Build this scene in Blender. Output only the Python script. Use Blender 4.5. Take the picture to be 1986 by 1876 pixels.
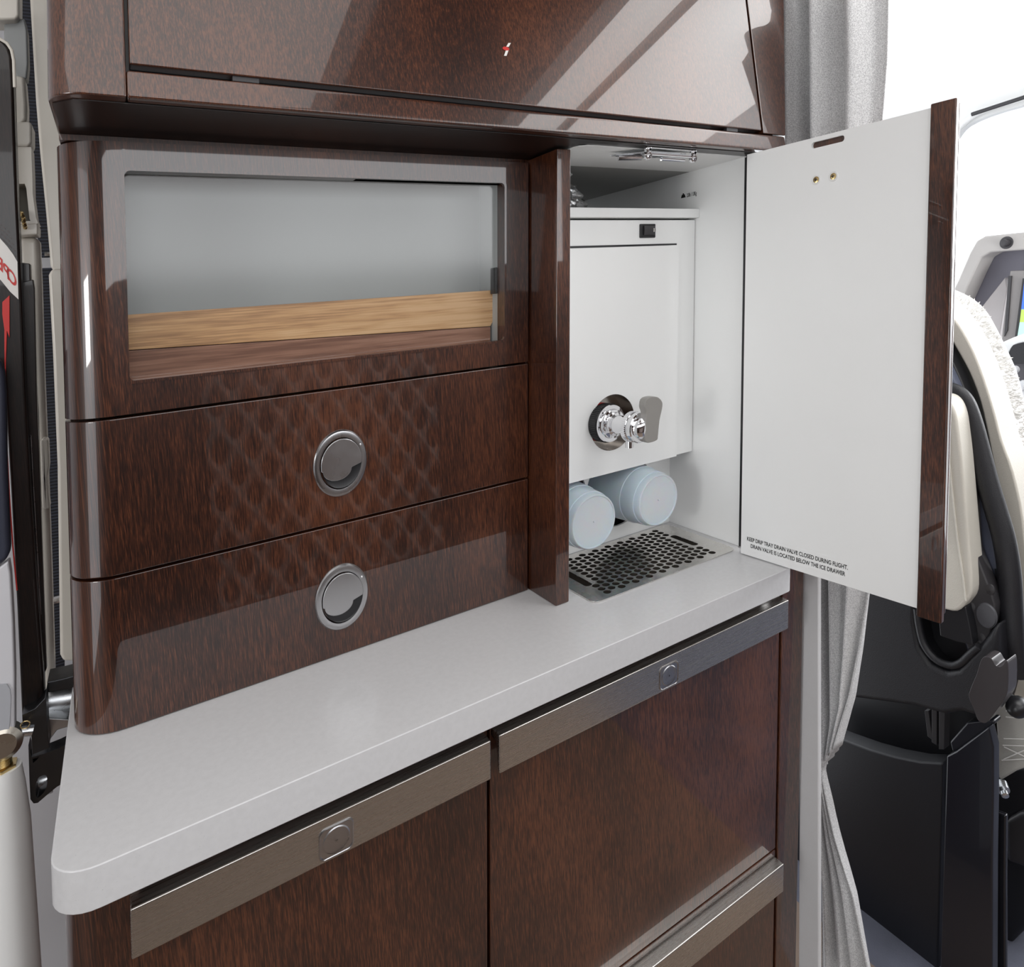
import bpy, bmesh, math, random
from mathutils import Vector, Matrix
from mathutils.geometry import tessellate_polygon
random.seed(7)
for o in list(bpy.data.objects): bpy.data.objects.remove(o)
S = bpy.context.scene; COL = S.collection
PI = math.pi
# ------------------------------------------------------------------ camera
cd = bpy.data.cameras.new('camera'); cam = bpy.data.objects.new('camera', cd); COL.objects.link(cam)
R = Matrix(((0.84200378, 0.08181787, -0.53323115), (-0.53447756, -0.00766422, -0.84514791), (-0.073235, 0.99661783, 0.03727651)))
cam.matrix_world = Matrix.Translation((0, 0, 1.3)) @ R.to_4x4()
cd.sensor_width = 36; cd.sensor_fit = 'HORIZONTAL'; cd.lens = 1300 / 1986 * 36
cd.shift_x = (993 - 1050) / 1986; cd.shift_y = (625 - 938) / 1986; cd.clip_start = 0.01; cd.clip_end = 100
S.camera = cam
# ------------------------------------------------------------------ world, lights, exposure
w = bpy.data.worlds.new('world'); S.world = w; w.use_nodes = True
bg = w.node_tree.nodes['Background']; bg.inputs[0].default_value = (0.93, 0.96, 1.0, 1); bg.inputs[1].default_value = 1.4
S.view_settings.view_transform = 'Standard'; S.view_settings.look = 'None'
S.view_settings.exposure = 0.55; S.view_settings.gamma = 1.0
try: S.view_settings.use_curve_mapping = False
except Exception: pass
def area(name, loc, target, sx, sy, power, col=(1, 1, 1)):
    l = bpy.data.lights.new(name, 'AREA'); l.shape = 'RECTANGLE'; l.size = sx; l.size_y = sy; l.energy = power; l.color = col
    o = bpy.data.objects.new(name, l); COL.objects.link(o); o.location = loc
    o.rotation_euler = (Vector(target) - Vector(loc)).to_track_quat('-Z', 'Y').to_euler(); return o
def rad(r, a, b): return r * PI * a * b            # watts for a wanted radiance
area('ceiling_light_forward', (1.12, 0.0, 1.885), (1.12, 0.0, 0), 0.60, 1.1, rad(2.6, .6, 1.1), (1, 0.98, 0.96))
area('ceiling_light_aft', (-0.15, 0.0, 1.885), (-0.15, 0.0, 0), 1.0, 1.1, rad(0.9, 1.0, 1.1), (1, 0.98, 0.96))
area('opposite_windows', (0.5, -0.93, 1.50), (0.5, 1, 1.50), 2.2, 0.42, rad(2.6, 2.2, .42), (0.97, 0.98, 1.0))
area('cockpit_ceiling_fill', (1.95, 0.15, 1.15), (1.95, 0.45, 1.9), 0.6, 0.5, rad(7, .6, .5), (0.98, 0.99, 1.0))  # unseen uplight, added to brighten the cockpit ceiling
area('entry_door_daylight', (-1.35, 0.12, 1.30), (0.0, 0.8, 1.30), 0.30, 0.24, rad(14, .30, .24), (1, 0.98, 0.95))
area('windscreen_daylight', (2.75, -0.15, 1.55), (1.2, 0.3, 1.35), 1.0, 0.6, rad(8, 1.0, .6), (0.97, 0.98, 1.0))
# ------------------------------------------------------------------ mesh helpers
LX, LY = 0.0590676, -0.04746895                      # the galley leans a little with the fuselage side
def G(p): return Vector((p[0] + LX * (p[2] - 0.9), p[1] + LY * (p[2] - 0.9), p[2]))
class MB:
    def __init__(s): s.v = []; s.f = []
    def add(s, vs, fs):
        n = len(s.v); s.v += [Vector(v) for v in vs]; s.f += [[i + n for i in f] for f in fs]; return s
    def addbm(s, bm):
        bm.verts.index_update(); s.add([v.co.copy() for v in bm.verts], [[v.index for v in f.verts] for f in bm.faces]); bm.free(); return s
    def hull(s, vs, fs, bev=0, seg=2):
        bm = bmesh.new(); V = [bm.verts.new(v) for v in vs]
        for f in fs:
            try: bm.faces.new([V[i] for i in f])
            except ValueError: pass
        bmesh.ops.recalc_face_normals(bm, faces=bm.faces)
        if bev > 0:
            es = [e for e in bm.edges if len(e.link_faces) == 2 and e.calc_face_angle(0) > 0.5]
            bmesh.ops.bevel(bm, geom=es, offset=bev, segments=seg, profile=0.5, affect='EDGES', clamp_overlap=True)
        return s.addbm(bm)
    def box(s, a0, a1, b0, b1, c0, c1, bev=0, seg=2):
        vs = [(a, b, c) for a in (a0, a1) for b in (b0, b1) for c in (c0, c1)]
        return s.hull(vs, [(0, 1, 3, 2), (4, 6, 7, 5), (0, 4, 5, 1), (2, 3, 7, 6), (0, 2, 6, 4), (1, 5, 7, 3)], bev, seg)
    def obox(s, o, ax, ay, az, bev=0, seg=2):         # origin corner-centre box: o centre, three half vectors
        o, ax, ay, az = map(Vector, (o, ax, ay, az))
        vs = [o + i * ax + j * ay + k * az for i in (-1, 1) for j in (-1, 1) for k in (-1, 1)]
        return s.hull(vs, [(0, 1, 3, 2), (4, 6, 7, 5), (0, 4, 5, 1), (2, 3, 7, 6), (0, 2, 6, 4), (1, 5, 7, 3)], bev, seg)
    def P3(s, pl, p, d):
        return {'a': (d, p[0], p[1]), 'b': (p[0], d, p[1]), 'c': (p[0], p[1], d)}[pl]
    def prism(s, pts, pl, d0, d1, bev=0, seg=2, fr=None):
        n = len(pts); fr = fr or (lambda p, d: s.P3(pl, p, d))
        vs = [fr(p, d0) for p in pts] + [fr(p, d1) for p in pts]
        fs = [list(range(n))[::-1], list(range(n, 2 * n))] + [(i, (i + 1) % n, n + (i + 1) % n, n + i) for i in range(n)]
        return s.hull(vs, fs, bev, seg)
    def holed(s, outer, holes, pl, d0, d1, fr=None):
        fr = fr or (lambda p, d: s.P3(pl, p, d))
        loops = [outer] + holes; flat = [p for l in loops for p in l]; N = len(flat)
        tris = tessellate_polygon([[Vector((p[0], p[1], 0)) for p in l] for l in loops])
        vs = [fr(p, d0) for p in flat] + [fr(p, d1) for p in flat]
        fs = [t for t in tris] + [(t[2] + N, t[1] + N, t[0] + N) for t in tris]
        k = 0
        for l in loops:
            m = len(l); fs += [(k + i, k + (i + 1) % m, N + k + (i + 1) % m, N + k + i) for i in range(m)]; k += m
        return s.hull(vs, fs)
    def lathe(s, o, axis, prof, seg=40, sx=1.0, up=(0, 0, 1), close=True):
        o = Vector(o); ax = Vector(axis).normalized(); z = Vector(up)
        if abs(z.dot(ax)) > .9: z = Vector((1, 0, 0))
        u = ax.cross(z).normalized(); v = u.cross(ax).normalized(); vs = []; fs = []
        for h, r in prof:
            for i in range(seg):
                t = 2 * PI * i / seg; vs.append(o + ax * h + u * (r * sx * math.cos(t)) + v * (r * math.sin(t)))
        for k in range(len(prof) - 1):
            for i in range(seg):
                j = (i + 1) % seg; fs.append((k * seg + i, k * seg + j, (k + 1) * seg + j, (k + 1) * seg + i))
        if close: fs.append(list(range(seg))[::-1]); fs.append([(len(prof) - 1) * seg + i for i in range(seg)])
        return s.add(vs, fs)
    def tube(s, pts, r, seg=10, flat=1.0):
        pts = [Vector(p) for p in pts]; vs = []; fs = []
        rr = r if isinstance(r, (list, tuple)) else [r] * len(pts); ref = None
        for k, p in enumerate(pts):
            t = (pts[min(k + 1, len(pts) - 1)] - pts[max(k - 1, 0)]).normalized()
            if ref is None: ref = Vector((0, 0, 1)) if abs(t.z) < .9 else Vector((1, 0, 0))
            u = t.cross(ref).normalized(); v = u.cross(t).normalized(); ref = v
            for i in range(seg):
                a = 2 * PI * i / seg; vs.append(p + u * (rr[k] * math.cos(a)) + v * (rr[k] * flat * math.sin(a)))
        for k in range(len(pts) - 1):
            for i in range(seg):
                j = (i + 1) % seg; fs.append((k * seg + i, k * seg + j, (k + 1) * seg + j, (k + 1) * seg + i))
        fs.append(list(range(seg))[::-1]); fs.append([(len(pts) - 1) * seg + i for i in range(seg)])
        return s.add(vs, fs)
    def grid(s, fn, nu, nv, cu=False):
        vs = [fn(i / (nu if cu else nu - 1), j / (nv - 1)) for j in range(nv) for i in range(nu)]; fs = []
        for j in range(nv - 1):
            for i in range(nu if cu else nu - 1):
                k = (i + 1) % nu; fs.append((j * nu + i, j * nu + k, (j + 1) * nu + k, (j + 1) * nu + i))
        return s.add(vs, fs)
    def build(s, name, mat, parent=None, root=None, g=True, smooth=0.6, solid=0, kind=None):
        me = bpy.data.meshes.new(name); org = Vector((0, 0, 0))
        p = parent
        while p is not None: org += Vector(p.location); p = p.parent
        bm = bmesh.new(); V = [bm.verts.new((G(v) if g else v) - org) for v in s.v]
        for f in s.f:
            try: bm.faces.new([V[i] for i in f])
            except ValueError: pass
        bmesh.ops.remove_doubles(bm, verts=bm.verts, dist=1e-6)
        bmesh.ops.recalc_face_normals(bm, faces=bm.faces)
        for f in bm.faces: f.smooth = smooth > 0
        for e in bm.edges:
            if len(e.link_faces) == 2 and e.calc_face_angle(0) > smooth: e.smooth = False
        bm.to_mesh(me); bm.free(); me.materials.append(mat)
        o = bpy.data.objects.new(name, me); COL.objects.link(o)
        if parent is not None: o.parent = parent
        wn = o.modifiers.new('weighted_normals', 'WEIGHTED_NORMAL'); wn.keep_sharp = True; wn.weight = 80
        if solid:
            m = o.modifiers.new('thickness', 'SOLIDIFY'); m.thickness = solid; m.offset = 0
        if kind: o['kind'] = kind
        return o
def empty(name, loc, g=True):
    o = bpy.data.objects.new(name, None); COL.objects.link(o); o.empty_display_size = 0.05
    o.location = G(loc) if g else loc; return o
def tag(o, label, cat, group=None, kind=None):
    o['label'] = label; o['category'] = cat
    if group: o['group'] = group
    if kind: o['kind'] = kind
    return o
def thing(name, loc, label, cat, group=None, g=True): return tag(empty(name, loc, g), label, cat, group)
def ell(cx, cy, rx, ry, n=40, t0=0, t1=2 * PI): return [(cx + rx * math.cos(t0 + (t1 - t0) * i / n), cy + ry * math.sin(t0 + (t1 - t0) * i / n)) for i in range(n)]
def rrect(x0, x1, y0, y1, r, n=5):
    out = []
    for cx, cy, t in ((x1 - r, y1 - r, 0), (x0 + r, y1 - r, PI / 2), (x0 + r, y0 + r, PI), (x1 - r, y0 + r, 1.5 * PI)):
        out += [(cx + r * math.cos(t + PI / 2 * i / n), cy + r * math.sin(t + PI / 2 * i / n)) for i in range(n + 1)]
    return out
def smooth(pts, n=5, closed=True):
    out = []; m = len(pts)
    for i in range(m if closed else m - 1):
        g = (lambda k: pts[k % m]) if closed else (lambda k: pts[max(0, min(m - 1, k))])
        p0, p1, p2, p3 = g(i - 1), g(i), g(i + 1), g(i + 2)
        for j in range(n):
            t = j / n; out.append(tuple(0.5 * (2 * p1[k] + (p2[k] - p0[k]) * t + (2 * p0[k] - 5 * p1[k] + 4 * p2[k] - p3[k]) * t * t + (3 * p1[k] - p0[k] - 3 * p2[k] + p3[k]) * t ** 3) for k in range(len(p1))))
    if not closed: out.append(pts[-1])
    return out
def text_mb(txt, size, fr, depth=0.0004, mirror=False, spacing=1.0, align='LEFT'):
    c = bpy.data.curves.new('t', 'FONT'); c.body = txt; c.size = size; c.extrude = 0; c.space_character = spacing; c.align_x = align; c.offset = size * 0.022
    o = bpy.data.objects.new('t', c); COL.objects.link(o); dg = bpy.context.evaluated_depsgraph_get(); dg.update()
    me = bpy.data.meshes.new_from_object(o.evaluated_get(dg)); mb = MB()
    mb.add([fr((-v.co.x if mirror else v.co.x), v.co.y) for v in me.vertices], [list(p.vertices) for p in me.polygons])
    bpy.data.objects.remove(o); bpy.data.curves.remove(c); bpy.data.meshes.remove(me); return mb
# ------------------------------------------------------------------ materials
def nt(name):
    m = bpy.data.materials.new(name); m.use_nodes = True; t = m.node_tree; return m, t, t.nodes['Principled BSDF']
def sset(b, **k):
    for n, v in k.items():
        n = {'base': 'Base Color', 'rough': 'Roughness', 'metal': 'Metallic', 'coat': 'Coat Weight', 'coatr': 'Coat Roughness', 'spec': 'Specular IOR Level',
             'trans': 'Transmission Weight', 'ior': 'IOR', 'alpha': 'Alpha', 'em': 'Emission Color', 'ems': 'Emission Strength', 'sheen': 'Sheen Weight', 'aniso': 'Anisotropic', 'sss': 'Subsurface Weight'}[n]
        b.inputs[n].default_value = (*v, 1) if isinstance(v, tuple) and len(v) == 3 else v
def ramp(t, stops):
    r = t.nodes.new('ShaderNodeValToRGB'); e = r.color_ramp.elements
    while len(e) < len(stops): e.new(0.5)
    for k, (p, c) in enumerate(stops): e[k].position = p; e[k].color = (*c, 1)
    return r
def tex(t, kind, scale, vec=None, **k):
    n = t.nodes.new(kind); n.inputs['Scale'].default_value = scale
    for a, v in k.items(): n.inputs[a].default_value = v
    if vec is not None: t.links.new(vec, n.inputs['Vector'])
    return n
def mapping(t, sc, rot=(0, 0, 0)):
    tc = t.nodes.new('ShaderNodeTexCoord'); mp = t.nodes.new('ShaderNodeMapping'); mp.inputs['Scale'].default_value = sc; mp.inputs['Rotation'].default_value = rot
    t.links.new(tc.outputs['Object'], mp.inputs['Vector']); return mp.outputs[0]
def bump(t, b, h, strength, dist=0.001, inp='Normal'):
    n = t.nodes.new('ShaderNodeBump'); n.inputs['Strength'].default_value = strength; n.inputs['Distance'].default_value = dist
    t.links.new(h, n.inputs['Height']); t.links.new(n.outputs[0], b.inputs[inp]); return n
def plain(name, base, rough=0.5, bumpscale=0, bstr=0.2, mottled=0.03, **k):
    m, t, b = nt(name); sset(b, base=base, rough=rough, **k)
    v = mapping(t, (1, 1, 1)); n = tex(t, 'ShaderNodeTexNoise', 9, v, Detail=4.0)
    r = ramp(t, [(0.3, tuple(c * (1 - mottled) for c in base)), (0.7, tuple(min(1, c * (1 + mottled)) for c in base))])
    t.links.new(n.outputs['Fac'], r.inputs[0]); t.links.new(r.outputs[0], b.inputs['Base Color'])
    if bumpscale:
        q = tex(t, 'ShaderNodeTexNoise', bumpscale, v, Detail=3.0); bump(t, b, q.outputs['Fac'], bstr)
    return m
def wood(name, dark, mid, light, sc=1.0, coat=1.0, wav=0.0, horiz=False, coatr=0.03):
    m, t, b = nt(name)
    v1 = mapping(t, (900 * sc, 900 * sc, 6 * sc) if not horiz else (6 * sc, 260 * sc, 260 * sc))
    v2 = mapping(t, (2300 * sc, 2300 * sc, 10 * sc) if not horiz else (14 * sc, 500 * sc, 500 * sc))
    v3 = mapping(t, (9, 9, 4))
    v4 = mapping(t, (900 * sc, 900 * sc, 70 * sc) if not horiz else (40 * sc, 420 * sc, 420 * sc))
    a = tex(t, 'ShaderNodeTexNoise', 1, v1, Detail=3.0, Roughness=0.6); c = tex(t, 'ShaderNodeTexNoise', 1, v2, Detail=2.0)
    d = tex(t, 'ShaderNodeTexNoise', 1, v3, Detail=2.0); p = tex(t, 'ShaderNodeTexNoise', 1, v4, Detail=2.0)
    def mth(op, x, y, val=None):
        n = t.nodes.new('ShaderNodeMath'); n.operation = op
        for i, q in enumerate((x, y)):
            if isinstance(q, (int, float)): n.inputs[i].default_value = q
            else: t.links.new(q, n.inputs[i])
        return n.outputs[0]
    s = mth('ADD', mth('MULTIPLY', a.outputs['Fac'], 0.42), mth('MULTIPLY', c.outputs['Fac'], 0.26))
    s = mth('ADD', s, mth('MULTIPLY', d.outputs['Fac'], 0.22)); s = mth('ADD', s, mth('MULTIPLY', p.outputs['Fac'], 0.12))
    r = ramp(t, [(0.435, dark), (0.51, mid), (0.595, light)]); t.links.new(s, r.inputs[0]); t.links.new(r.outputs[0], b.inputs['Base Color'])
    sset(b, rough=0.35, coat=coat, coatr=coatr, spec=0.4); b.inputs['Coat IOR'].default_value = 1.55
    if wav:
        q = tex(t, 'ShaderNodeTexNoise', 4.5, mapping(t, (1, 1, 1)), Detail=1.0); bump(t, b, q.outputs['Fac'], wav, 0.002, 'Coat Normal')
    return m
def brushed(name, base, rough=0.28, sc=(8, 300, 600), strength=0.15):
    m, t, b = nt(name); sset(b, base=base, rough=rough, metal=1.0)
    n = tex(t, 'ShaderNodeTexNoise', 1, mapping(t, sc), Detail=3.0)
    r = ramp(t, [(0.3, (rough * .75,) * 3), (0.7, (rough * 1.3,) * 3)]); t.links.new(n.outputs['Fac'], r.inputs[0]); t.links.new(r.outputs[0], b.inputs['Roughness'])
    bump(t, b, n.outputs['Fac'], strength, 0.0003); return m
WOOD = wood('glossy_dark_veneer', (0.014, 0.0042, 0.0022), (0.045, 0.0130, 0.0058), (0.112, 0.036, 0.0150), wav=0.008)
WOODL = wood('oak_board', (0.44, 0.235, 0.115), (0.68, 0.385, 0.185), (0.80, 0.50, 0.27), sc=0.8, coat=0.0, horiz=True)
WOODR = wood('reflection_toned_board', (0.22, 0.10, 0.065), (0.33, 0.16, 0.105), (0.42, 0.22, 0.15), sc=0.8, coat=0.0, horiz=True)
WHITE = plain('white_lacquer', (0.885, 0.895, 0.89), 0.38, mottled=0.01)
WHITEM = plain('white_matt', (0.80, 0.80, 0.79), 0.55, mottled=0.01)
CREAM = plain('cream_paint', (0.74, 0.70, 0.63), 0.25, mottled=0.02)
GREYW = plain('pale_grey_panel', (0.62, 0.62, 0.65), 0.45, mottled=0.02)
def m_counter():
    m, t, b = nt('solid_surface'); sset(b, rough=0.22, spec=0.45, coat=0.15, coatr=0.12)
    v = mapping(t, (1, 1, 1)); n = tex(t, 'ShaderNodeTexVoronoi', 420, v); r = ramp(t, [(0.0, (0.45, 0.45, 0.46)), (0.10, (0.60, 0.60, 0.61)), (0.14, (0.635, 0.635, 0.645))])
    n2 = tex(t, 'ShaderNodeTexNoise', 160, v, Detail=3.0); r2 = ramp(t, [(0.35, (0.96, 0.96, 0.96)), (0.65, (1, 1, 1))])
    n3 = tex(t, 'ShaderNodeTexVoronoi', 70, v); r3 = ramp(t, [(0.0, (0.45, 0.45, 0.45)), (0.025, (1, 1, 1))])
    t.links.new(n.outputs['Distance'], r.inputs[0]); t.links.new(n2.outputs['Fac'], r2.inputs[0]); t.links.new(n3.outputs['Distance'], r3.inputs[0])
    mx = t.nodes.new('ShaderNodeMixRGB'); mx.blend_type = 'MULTIPLY'; mx.inputs[0].default_value = 1; t.links.new(r.outputs[0], mx.inputs[1]); t.links.new(r2.outputs[0], mx.inputs[2])
    my = t.nodes.new('ShaderNodeMixRGB'); my.blend_type = 'MULTIPLY'; my.inputs[0].default_value = 1; t.links.new(mx.outputs[0], my.inputs[1]); t.links.new(r3.outputs[0], my.inputs[2])
    t.links.new(my.outputs[0], b.inputs['Base Color']); return m
COUNTER = m_counter()
STEEL = brushed('brushed_steel', (0.56, 0.54, 0.51), 0.27, (3, 500, 900), 0.0)
LATCHM = brushed('satin_gunmetal', (0.46, 0.46, 0.47), 0.27, (20, 20, 20), 0.0)
TRAYM = brushed('polished_steel_tray', (0.74, 0.72, 0.69), 0.25, (60, 60, 60), 0.05)
def metal(name, c, r=0.1):
    m, t, b = nt(name); sset(b, base=c, metal=1.0, rough=r)
    n = tex(t, 'ShaderNodeTexNoise', 60, mapping(t, (1, 1, 1))); q = ramp(t, [(0.3, (r * .8,) * 3), (0.7, (r * 1.25,) * 3)]); t.links.new(n.outputs['Fac'], q.inputs[0]); t.links.new(q.outputs[0], b.inputs['Roughness']); return m
CHROME = metal('chrome', (0.85, 0.85, 0.87), 0.06)
ALU = metal('machined_aluminium', (0.62, 0.64, 0.66), 0.28)
DKMET = metal('dark_anodised_metal', (0.085, 0.088, 0.095), 0.35)
BRASS = metal('brass', (0.62, 0.48, 0.24), 0.25)
BLACK = plain('black_plastic', (0.012, 0.012, 0.014), 0.35)
GLOSSBLK = wood('glossy_black_brown', (0.006, 0.004, 0.004), (0.010, 0.006, 0.005), (0.020, 0.010, 0.008), wav=0.02, coat=0.25)
BLKLEA = plain('black_leather_grain', (0.013, 0.013, 0.016), 0.40, 900, 0.5)
NAVYSEAT = plain('dark_navy_panel', (0.007, 0.0075, 0.011), 0.45, 500, 0.15)
NAVYF = plain('slate_grain_vinyl', (0.075, 0.085, 0.125), 0.42, 1100, 0.6)
IVLEA = plain('ivory_leather', (0.64, 0.61, 0.54), 0.45, 600, 0.35)
FLEECE = plain('white_sheepskin', (0.72, 0.71, 0.69), 0.9, 250, 0.8, sheen=0.5)
CHAR = plain('charcoal_plastic', (0.036, 0.034, 0.037), 0.42)
LEVER = plain('warm_grey_plastic', (0.26, 0.25, 0.235), 0.32)
RED = plain('red_paint', (0.55, 0.03, 0.025), 0.4)
SIGNW = plain('white_sign', (0.75, 0.73, 0.70), 0.4)
INK = plain('black_ink', (0.01, 0.01, 0.01), 0.5)
CARPET = plain('blue_grey_carpet', (0.09, 0.095, 0.125), 0.95, 350, 1.0, 0.25)
def m_fabric():
    m, t, b = nt('grey_curtain_fabric'); v = mapping(t, (1, 1, 1)); n = tex(t, 'ShaderNodeTexNoise', 650, v, Detail=3.0, Roughness=0.7)
    r = ramp(t, [(0.38, (0.42, 0.42, 0.43)), (0.62, (0.74, 0.74, 0.74))]); t.links.new(n.outputs['Fac'], r.inputs[0]); t.links.new(r.outputs[0], b.inputs['Base Color'])
    sset(b, rough=0.9, sheen=0.3); bump(t, b, n.outputs['Fac'], 0.7, 0.001); return m
FABRIC = m_fabric()
def m_webbing():
    m, t, b = nt('ribbed_navy_webbing'); n = t.nodes.new('ShaderNodeTexWave'); n.bands_direction = 'Z'; n.inputs['Scale'].default_value = 75
    t.links.new(mapping(t, (1, 1, 1)), n.inputs['Vector']); r = ramp(t, [(0.3, (0.008, 0.009, 0.014)), (0.8, (0.035, 0.04, 0.06))])
    t.links.new(n.outputs['Fac'], r.inputs[0]); t.links.new(r.outputs[0], b.inputs['Base Color']); sset(b, rough=0.6); bump(t, b, n.outputs['Fac'], 0.6, 0.001); return m
WEB = m_webbing()
def m_glass(name, tint=(1, 1, 1), rough=0.0):
    m = bpy.data.materials.new(name); m.use_nodes = True; t = m.node_tree; t.nodes.clear()
    o = t.nodes.new('ShaderNodeOutputMaterial'); tr = t.nodes.new('ShaderNodeBsdfTransparent'); gl = t.nodes.new('ShaderNodeBsdfGlossy'); mx = t.nodes.new('ShaderNodeMixShader'); fr = t.nodes.new('ShaderNodeFresnel')
    tr.inputs[0].default_value = (*tint, 1); gl.inputs['Roughness'].default_value = rough; fr.inputs[0].default_value = 1.6
    t.links.new(fr.outputs[0], mx.inputs[0]); t.links.new(tr.outputs[0], mx.inputs[1]); t.links.new(gl.outputs[0], mx.inputs[2]); t.links.new(mx.outputs[0], o.inputs[0]); return m
GLASS = m_glass('clear_pane', (0.93, 0.95, 0.95), 0.14)
def m_cup():
    m, t, b = nt('frosted_polypropylene'); sset(b, base=(0.87, 0.89, 0.96), rough=0.30, trans=0.25, ior=1.3, sss=0.4)
    n = tex(t, 'ShaderNodeTexNoise', 30, mapping(t, (1, 1, 1))); bump(t, b, n.outputs['Fac'], 0.05); return m
CUP = m_cup()
def m_bag():
    m = bpy.data.materials.new('clear_crinkled_film'); m.use_nodes = True; t = m.node_tree; t.nodes.clear()
    o = t.nodes.new('ShaderNodeOutputMaterial'); tr = t.nodes.new('ShaderNodeBsdfTransparent'); gl = t.nodes.new('ShaderNodeBsdfGlossy'); mx = t.nodes.new('ShaderNodeMixShader'); lw = t.nodes.new('ShaderNodeLayerWeight'); lw.inputs[0].default_value = 0.62
    tr.inputs[0].default_value = (0.86, 0.87, 0.88, 1); gl.inputs['Roughness'].default_value = 0.12; t.links.new(lw.outputs['Fresnel'], mx.inputs[0]); t.links.new(tr.outputs[0], mx.inputs[1]); t.links.new(gl.outputs[0], mx.inputs[2]); t.links.new(mx.outputs[0], o.inputs[0]); return m
BAG = m_bag()
def emis(name, c, s):
    m, t, b = nt(name); sset(b, base=(0.02, 0.02, 0.02), em=c, ems=s, rough=0.3); return m
def m_quilt():
    m, t, b = nt('quilted_brown_leather'); sset(b, base=(0.40, 0.33, 0.30), rough=0.4, coat=0.2, coatr=0.2)
    return m
QUILT = m_quilt()
# ------------------------------------------------------------------ setting
def struct(mb, name, mat, g=False, **k): return mb.build(name, mat, g=g, kind='structure', **k)
struct(MB().box(1.1, 3.2, -1.0, 2.2, -0.05, 0.0), 'floor_forward', CARPET)
struct(MB().box(-2.2, 1.1, -1.0, 1.16, -0.05, 0.0), 'floor', plain('beige_cabin_carpet', (0.19, 0.14, 0.11), 0.9, 200, 0.5, 0.15))
struct(MB().box(-1.62, -1.58, 0.40, 1.16, 0, 1.9), 'wall_light_blocker', plain('taupe_light_blocker', (0.20, 0.14, 0.11), 0.5))  # unseen wall piece, added to keep world light off the rounded drawer corner
struct(MB().box(-2.2, 0.80, 1.16, 1.20, 0, 2.1), 'wall_left', GREYW)
# opposite side of the cabin (seen only in the glossy faces)
struct(MB().box(-2.2, 3.2, -1.0, -0.96, 0.0, 2.0), 'wall_back', plain('brown_side_panel', (0.035, 0.018, 0.012), 0.5))
def quilt(u, v):
    x, z = 0.22 + 0.85 * u, 0.12 + 0.83 * v; p, q = (x / 0.105 + z / 0.17), (x / 0.105 - z / 0.17)
    return (x, -0.93 + 0.045 * (1 - abs(math.sin(PI * p)) ** .5 * abs(math.sin(PI * q)) ** .5) - 0.045, z)
struct(MB().grid(quilt, 180, 110), 'trim_7', QUILT, smooth=3)
struct(MB().box(-2.2, 0.40, -1.0, 1.16, 1.895, 1.92).prism([(0.78, 1.895), (1.45, 1.895), (3.2, 2.42), (3.2, 2.45), (1.45, 1.925), (0.78, 1.92)], 'b', -1.0, 1.9), 'ceiling', WHITEM)
struct(MB().box(0.40, 0.78, -1.0, 1.16, 1.892, 1.92), 'trim_8', WOOD)
struct(MB().box(0.925, 0.945, -1.0, 1.16, 1.875, 1.895), 'trim_9', WOOD)
# ------------------------------------------------------------------ countertop
def slab(pts, c0, c1, bev, name, mat, parent=None, seg=4): return MB().prism(pts, 'c', c0, c1, bev, seg).build(name, mat, parent)
def corner(cx, cy, r, t0, t1, n=8): return [(cx + r * math.cos(t0 + (t1 - t0) * i / n), cy + r * math.sin(t0 + (t1 - t0) * i / n)) for i in range(n + 1)]
top_pts = corner(-0.044, 0.637, 0.032, 1.5 * PI, PI) + [(-0.076, 1.05), (0.815, 1.05), (0.815, 0.7042), (0.766, 0.7042), (0.7655, 0.615)] + corner(0.757, 0.614, 0.009, 0, -PI / 2, 4)
ct = slab(top_pts, 0.866, 0.900, 0.011, 'countertop', COUNTER)
tag(ct, 'white speckled solid-surface countertop with rounded front corner above the steel-trimmed doors', 'countertop')
# ------------------------------------------------------------------ base cabinet
bc = thing('base_cabinet', (0.38, 0.9, 0.0), 'dark glossy wood base cabinet with steel handle bars under the white countertop', 'cabinet')
PB = 0.640                                            # door face plane
MB().prism(corner(-0.040, PB + 0.035, 0.031, 1.5 * PI, PI) + [(-0.071, 1.05), (0.835, 1.05), (0.835, PB + .02), (-0.02, PB + .02), (-0.02, PB + .004)], 'c', 0.06, 0.8655, 0).build('body', WOOD, bc)
MB().box(0.7875, 0.8365, PB - 0.002, PB + 0.03, 0.02, 0.8995, 0.002).build('end_post', WOOD, bc)
MB().box(-0.05, 0.83, PB + .05, 1.05, 0.0, 0.06).build('plinth', BLACK, bc)
def base_door(a0, a1, c0, c1, name='door'):
    return MB().box(a0, a1, PB, PB + 0.018, c0, c1, 0.0015, 2).build(name, WOOD, bc)
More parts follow.
